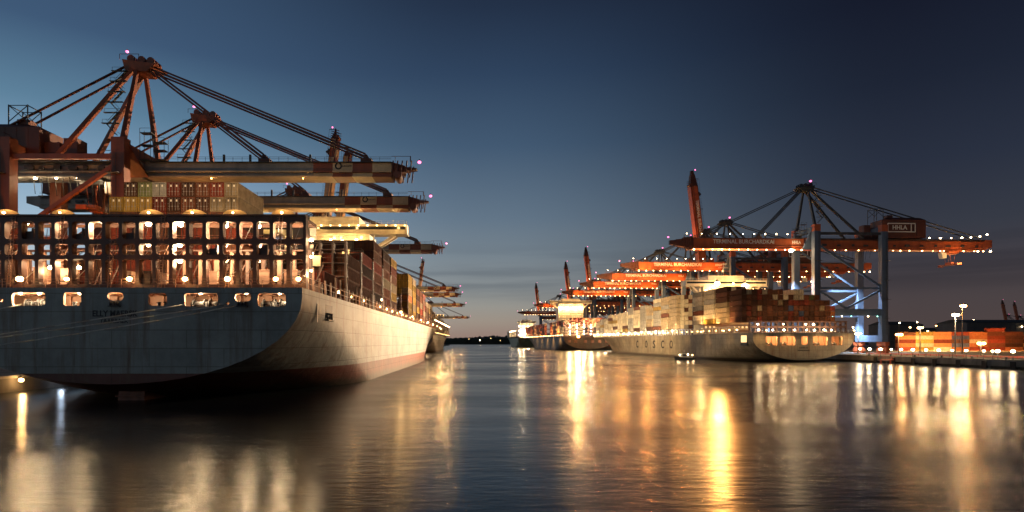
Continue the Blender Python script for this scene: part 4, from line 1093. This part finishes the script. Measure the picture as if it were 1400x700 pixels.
# bollards along the quay edge
for i in range(6):
    y = 262-13*i; x = qx(y)+.9
    b = MB(); b.tube((0,0,0),(0,0,.5),.3,10,0,.24); b.tube((0,0,.5),(0,0,.8),.42,10); b.tube((0,0,0),(0,0,.06),.5,10)
    tag(b.build('quay_bollard', M['dark_steel'], None, (x,y,RQ)), f'dark bollard on the lamplit quay edge, {ORD[i]} from the lettered ship','bollard','bollards on the lamplit quay')
# red rail added in place of a vehicle light trail on the quay road
b = MB()
for z in (.55,.9): b.bar((qx(275)+9,275,RQ+z),(qx(180)+9,180,RQ+z),.16,.2)
for i in range(32): yy=275-95*i/31; b.bar((qx(yy)+9,yy,RQ),(qx(yy)+9,yy,RQ+1.1),.12)
tag(b.build('trail_rail', M['redpaint']), 'long red rail standing in for a vehicle light trail behind the quay lamps', 'railing')
for i,(x,y,d,k) in enumerate(((1229,441,520,'white'),(1243,447,470,'warm'),(1253,440,560,'white'),(1267,452,430,'warm'),(1279,445,620,'sodium'),(1330,437,640,'white'),(1352,449,520,'warm'),(1388,455,430,'warm'),(1396,446,600,'white'),(1165,447,420,'white'))):
    X = (x-655)*d/800; h = H+(468-y)*d/800-RQ
    o = tag(empty('yard_lamp',(X,d,RQ)), f'distant yard lamp on a thin post behind the container stacks, {ORD[i]} from the blue crane', 'lamp', 'distant lamps of the yard')
    b = MB(); b.tube((0,0,0),(0,0,h),.2,6,0,.12); b.bar((0,0,h),(0,-1,h+.1),.14); b.build('pole', M['dark_steel'], o)
    lamp('lantern',k,(0,-1,h-.4),.6,o)
for i in range(3):
    y = 250-24*i; x = qx(y)
    b = MB()
    for q in (-.25,.25): b.bar((x-.16,y+q,-.5),(x-.16,y+q,RQ+.05),.07)
    z = -.3
    while z < RQ: b.bar((x-.16,y-.25,z),(x-.16,y+.25,z),.05); z += .35
    tag(b.build('quay_ladder', M['crane_grey']), f'steel ladder on the lamplit quay wall, {ORD[i]} from the lettered ship', 'ladder', 'ladders on the lamplit quay wall')
# fenders on the quay face
for i in range(7):
    y = 256-10.5*i; x = qx(y)
    o = tag(empty('fender',(x-.45,y,0)), f'dark fender hanging on the lamplit quay wall, {ORD[i]} from the lettered ship', 'fender', 'fenders on the lamplit quay wall')
    b = MB(); b.box(-.35,0,-.9,.9,-1.2,2.6); b.build('fender_panel', M['rubber'], o)
    b = MB(); b.tube((0,0,.6),(1.9,0,.6),.45,10); b.build('fender_core', M['rubber'], o)
# orange gangway / mooring platform beside the stern
b = MB(); b.box(-4,4,-1,1,0,.3)
for x in (-4,0,4): b.bar((x,-.9,.3),(x,-.9,1.4),.12); b.bar((x,-.2,-3),(x,-.2,0),.35)
b.bar((-4,-.9,1.4),(4,-.9,1.4),.1); b.bar((-4,-.9,.85),(4,-.9,.85),.08); b.bar((-4,.9,1.2),(-4,.9,3.5),.14)
tag(b.build('mooring_platform', M['redpaint'], None, (qx(246)-1.6,246,1.5)), 'small orange mooring platform jutting from the lamplit quay near the crane', 'platform')
# dark buildings and idle cranes behind the yard
def building(x0, x1, y, d, dep, label, wins):
    X0, X1 = (x0-655)*d/800, (x1-655)*d/800; z = H+(468-y)*d/800
    o = tag(empty('warehouse',((X0+X1)/2,d,RQ)), label, 'warehouse'); w = (X1-X0)/2; h = z-RQ
    b = MB(); b.box(-w,w,0,dep,0,h); 
    for k in range(int(w*2/5)): b.box(-w+k*5,-w+k*5+.3,-.12,-.003,.2,h-.3)
    b.build('wall', M['shed'], o)
    b = MB(); b.hexa([(-w-.6,-.8,h+.003),(w+.6,-.8,h+.003),(w+.6,dep+.8,h+.003),(-w-.6,dep+.8,h+.003),(-w-.6,dep*.45,h+3.5),(w+.6,dep*.45,h+3.5),(w+.6,dep*.55,h+3.5),(-w-.6,dep*.55,h+3.5)]); b.build('roof', M['asphalt'], o)
    for (xx,zz) in wins: 
        b = MB(); b.box(xx-1,xx+1,-.18,-.125,zz,zz+1.4); b.build('window', M['g_window'], o)
building(1216,1262,444,560,30,'low dark warehouse behind the blue grey crane legs',[(-9,13),(-6,13),(7,10)])
building(1322,1500,441,600,40,'long dark warehouse behind the brown end of the yard containers',[(-30,16),(-8,9)])
building(1272,1318,452,640,30,'small dark shed between the two light masts and the far warehouse',[(2,8)])
for i,(x,d) in enumerate(((1378,1020),(1394,1060))):
    o = copy_tree(protoR, None, UP+('beam_lamp','girder_lamp','flood_lamp','top_lamp','lamp_or_fill'))
    o.location = ((x-655)*d/800, d, RQ); o.rotation_euler = (0,0,math.pi-.25)
    o.scale = (.6,.6,.6)
    tag(o, ['dark idle crane with raised boom far behind the yard, nearer the masts','dark idle crane with raised boom far behind the yard, farther from the masts'][i], 'crane', 'idle cranes behind the yard')
    for ch in o.children:
        if ch.name.split('.')[0]=='boom':
            ch.rotation_euler = (0,-R(80),0)
            for g in list(ch.children):
                if g.name.split('.')[0] in ('boom_lamp','top_lamp','lettering'): bpy.data.objects.remove(g)

for i,(x,y,d,k) in enumerate(((656,465.5,2500,'white'),(641,464,2540,'warm'),(684,466,2520,'warm'),(671,463,2545,'warm'))):
    z = max(4, H+(468-y)*d/800)
    o = tag(empty('shore_lamp',((x-655)*d/800,d,0)), f'{["bright white","dim warm","small warm","faint warm"][i]} lamp in front of the dark wooded shore', 'lamp', 'lamps on the far shore')
    b = MB(); b.tube((0,0,-1),(0,0,z),.3,6); b.build('pole', M['dark_steel'], o); lamp('lantern',k,(0,0,z+1),1.3 if i==0 else .7,o)
# ------------------------------------------------------------------ left quay lamps (under the counter of the near ship)
for i,(y,z) in enumerate(((92,2.2),(99,2.2),(107,2.2),(117,2.2),(129,2.2))):
    o = tag(empty('quay_lamp',(-84.1,y,z)), f'lamp low on the quay wall under the biggest stern, {ORD[i]} from the camera', 'lamp', 'wall lamps under the biggest stern')
    b = MB(); b.box(-.1,.35,-.2,.2,.2,.4); b.build('bracket', M['dark_steel'], o)
    lamp('lantern','warm' if i<3 else 'cool',(.35,0,-.1),.42,o); plight((.9,-.3,-.2),1300 if i<3 else 160,WARM if i<3 else COOL,.3,o)

# ------------------------------------------------------------------ launch under the lettered hull
bt = tag(empty('pilot_boat',(106,302,0),math.pi/2+.1), 'small white lit launch passing below the big letters of a ship', 'boat')
b = MB(); n = 9; sec = []
for i in range(n):
    t = i/(n-1); y = -5.2+10.4*t; w = 1.7*(1-max(0,(t-.45)/.55)**2.2); sh = 1.0+.75*t**2
    sec.append([(0,y,-.4),(w*.75,y,-.2),(w,y+.25*t,sh),(w*.93,y+.25*t,sh)])
for s in (1,-1):
    for a,c in zip(sec,sec[1:]):
        for j in range(3):
            f = [(s*a[j][0],*a[j][1:]),(s*c[j][0],*c[j][1:]),(s*c[j+1][0],*c[j+1][1:]),(s*a[j+1][0],*a[j+1][1:])]
            b.face(f if s>0 else f[::-1])
b.face([(s*sec[0][j][0],sec[0][j][1],sec[0][j][2]) for s,j in ((1,0),(1,1),(1,2),(-1,2),(-1,1))])
for a,c in zip(sec,sec[1:]): b.face([(-a[3][0],a[3][1],a[3][2]-.25),(a[3][0],a[3][1],a[3][2]-.25),(c[3][0],c[3][1],c[3][2]-.25),(-c[3][0],c[3][1],c[3][2]-.25)])
b.build('hull', M['dark_steel'], bt)
b = MB(); b.hexa([(-1.2,-.8,.9),(1.2,-.8,.9),(1.2,2.4,1),(-1.2,2.4,1),(-1.05,-.6,3.1),(1.05,-.6,3.1),(1.05,1.7,3.1),(-1.05,1.7,3.1)]); b.box(-1.15,1.15,-.9,2,3.103,3.22); b.build('wheelhouse', M['white'], bt)
b = MB(); b.box(-1.2,1.2,-3.9,-1.1,.9,2.0); b.build('cabin', M['white'], bt)
b = MB(); b.box(-1.24,-1.16,-.3,1.4,2.0,2.8); b.box(1.16,1.24,-.3,1.4,2.0,2.8); b.box(-.9,.9,1.95,2.1,2.0,2.8); b.build('window', M['glass'], bt)
b = MB(); b.tube((0,.2,3.2),(0,.2,5.2),.06,6); b.bar((-.6,.2,4.5),(.6,.2,4.5),.06); b.build('mast', M['white'], bt)
b = MB()
for s in (1,-1):
    b.bar((s*1.6,-5,1.9),(s*1.45,2,2.1),.05); b.bar((s*1.45,2,2.1),(0,5.1,2.5),.05)
    for y in (-4.5,-2.5,-.5,1.5): b.bar((s*1.6,y,1),(s*1.55,y,1.98),.05)
b.build('railing', M['white'], bt)
lamp('deck_lamp','white',(1.5,-2.6,2.7),.3,bt); lamp('deck_lamp','white',(0,2.6,2.6),.3,bt); lamp('deck_lamp','warm',(.3,-4.4,2.4),.3,bt)
plight((1.8,-2.6,3.2),250,WHITE,.3,bt); plight((2.2,2.6,2.8),200,WHITE,.3,bt); plight((2,-6,2),200,WHITE,.3,bt)

# ------------------------------------------------------------------ sky, camera
def make_world():
    w = bpy.data.worlds.new('World'); scene.world = w; w.use_nodes = True
    t = w.node_tree; L = t.links.new; bg = t.nodes['Background']
    tc = N(t,'ShaderNodeTexCoord'); sx = N(t,'ShaderNodeSeparateXYZ'); L(tc.outputs['Generated'], sx.inputs[0])
    def mth(op, a, b=None, c=None):
        n = N(t,'ShaderNodeMath', operation=op)
        for i,v in enumerate((a,b,c)):
            if v is None: continue
            if isinstance(v,(int,float)): n.inputs[i].default_value = v
            else: L(v, n.inputs[i])
        return n.outputs[0]
    X,Y,Z = sx.outputs
    el = mth('MULTIPLY', mth('ARCSINE', Z), 2/math.pi)          # 0 horizon .. 1 zenith
    hor = mth('SQRT', mth('ADD', mth('MULTIPLY',X,X), mth('ADD', mth('MULTIPLY',Y,Y), 1e-6)))
    az = mth('DIVIDE', X, hor)                                  # -1 west .. 1 east
    def ramp(stops):
        r = N(t,'ShaderNodeValToRGB'); e = r.color_ramp.elements; r.color_ramp.interpolation = 'B_SPLINE' if False else 'LINEAR'
        for i,(d,c) in enumerate(stops):
            q = e[i] if i<2 else e.new(d/90)
            q.position = d/90; q.color = lin(*c)
        L(el, r.inputs[0]); return r.outputs[0]
    lf = ramp([(0,(196,196,190)),(90,(14,20,34)),(6,(186,200,208)),(9.5,(160,186,204)),(14,(128,160,188)),(18.5,(92,128,154)),(24,(62,88,118)),(45,(28,40,62))])
    md = ramp([(0,(146,118,108)),(90,(11,15,27)),(2,(156,144,132)),(3.6,(150,149,143)),(5.2,(134,140,142)),(8.4,(118,131,141)),(11.9,(98,117,135)),(18.5,(66,89,114)),(24.7,(46,66,92)),(30,(34,48,70)),(45,(20,26,44))])
    rt = ramp([(0,(80,68,66)),(90,(8,9,18)),(3.5,(74,66,68)),(6,(66,62,68)),(9,(54,58,69)),(14,(40,47,63)),(20,(28,35,51)),(26,(20,25,41)),(45,(13,14,27))])
    def mix(a,b,f):
        m = N(t,'ShaderNodeMix', data_type='RGBA'); L(a,m.inputs['A']); L(b,m.inputs['B']); L(f,m.inputs['Factor']); return m.outputs['Result']
    def rng(v,a,b):
        n = N(t,'ShaderNodeMapRange', interpolation_type='SMOOTHSTEP'); L(v,n.inputs[0]); n.inputs[1].default_value=a; n.inputs[2].default_value=b; return n.outputs[0]
    c = mix(mix(lf, md, rng(az,-.62,.02)), rt, rng(az,.0,.60))
    # low bands of cloud
    cb = N(t,'ShaderNodeCombineXYZ'); L(mth('MULTIPLY',az,1.6), cb.inputs[0]); L(mth('MULTIPLY',el,42), cb.inputs[1])
    nz = N(t,'ShaderNodeTexNoise'); nz.inputs['Scale'].default_value = 1.5; nz.inputs['Detail'].default_value = 5; nz.inputs['Roughness'].default_value = .5; L(cb.outputs[0], nz.inputs[0])
    band = mth('MULTIPLY', rng(el,.035,.06), mth('SUBTRACT',1,rng(el,.066,.12)))
    f = mth('MULTIPLY', mth('MULTIPLY', band, rng(nz.outputs[0],.38,.62)), .55)
    cl = N(t,'ShaderNodeMix', data_type='RGBA', blend_type='MULTIPLY'); L(f, cl.inputs['Factor']); L(c, cl.inputs['A']); cl.inputs['B'].default_value = (.52,.56,.62,1)
    bk = N(t,'ShaderNodeMix', data_type='RGBA', blend_type='MULTIPLY'); L(mth('SUBTRACT',1,rng(Y,-.45,.1)), bk.inputs['Factor']); L(cl.outputs['Result'], bk.inputs['A']); bk.inputs['B'].default_value = (1.0,.97,.92,1)
    cl = bk
    # faint physical twilight sky added underneath
    sk = N(t,'ShaderNodeTexSky', sky_type='NISHITA'); sk.sun_disc = False; sk.sun_elevation = R(-3); sk.sun_rotation = R(-55)
    ad = N(t,'ShaderNodeMix', data_type='RGBA', blend_type='ADD'); ad.inputs['Factor'].default_value = .02; L(cl.outputs['Result'], ad.inputs['A']); L(sk.outputs[0], ad.inputs['B'])
    L(ad.outputs['Result'], bg.inputs[0]); bg.inputs[1].default_value = 1.0
make_world()
cam = bpy.data.cameras.new('camera'); co = bpy.data.objects.new('camera', cam); col.objects.link(co)
cam.sensor_width = 36; cam.lens = 800/1400*36; cam.shift_y = 118/1400; cam.clip_end = 20000; cam.clip_start = .5
cam.shift_x = 45/1400
co.location = (0,0,H); co.rotation_euler = (R(90),0,0); scene.camera = co

vs = scene.view_settings; vs.view_transform = 'Standard'; vs.look = 'None'; vs.exposure = 0; vs.gamma = 1
scene.render.engine = 'CYCLES'
cy = scene.cycles; cy.use_denoising = True; cy.max_bounces = 5; cy.diffuse_bounces = 2; cy.glossy_bounces = 3; cy.sample_clamp_indirect = 4; cy.caustics_reflective = False; cy.caustics_refractive = False
try: cy.use_light_tree = True
except Exception: pass
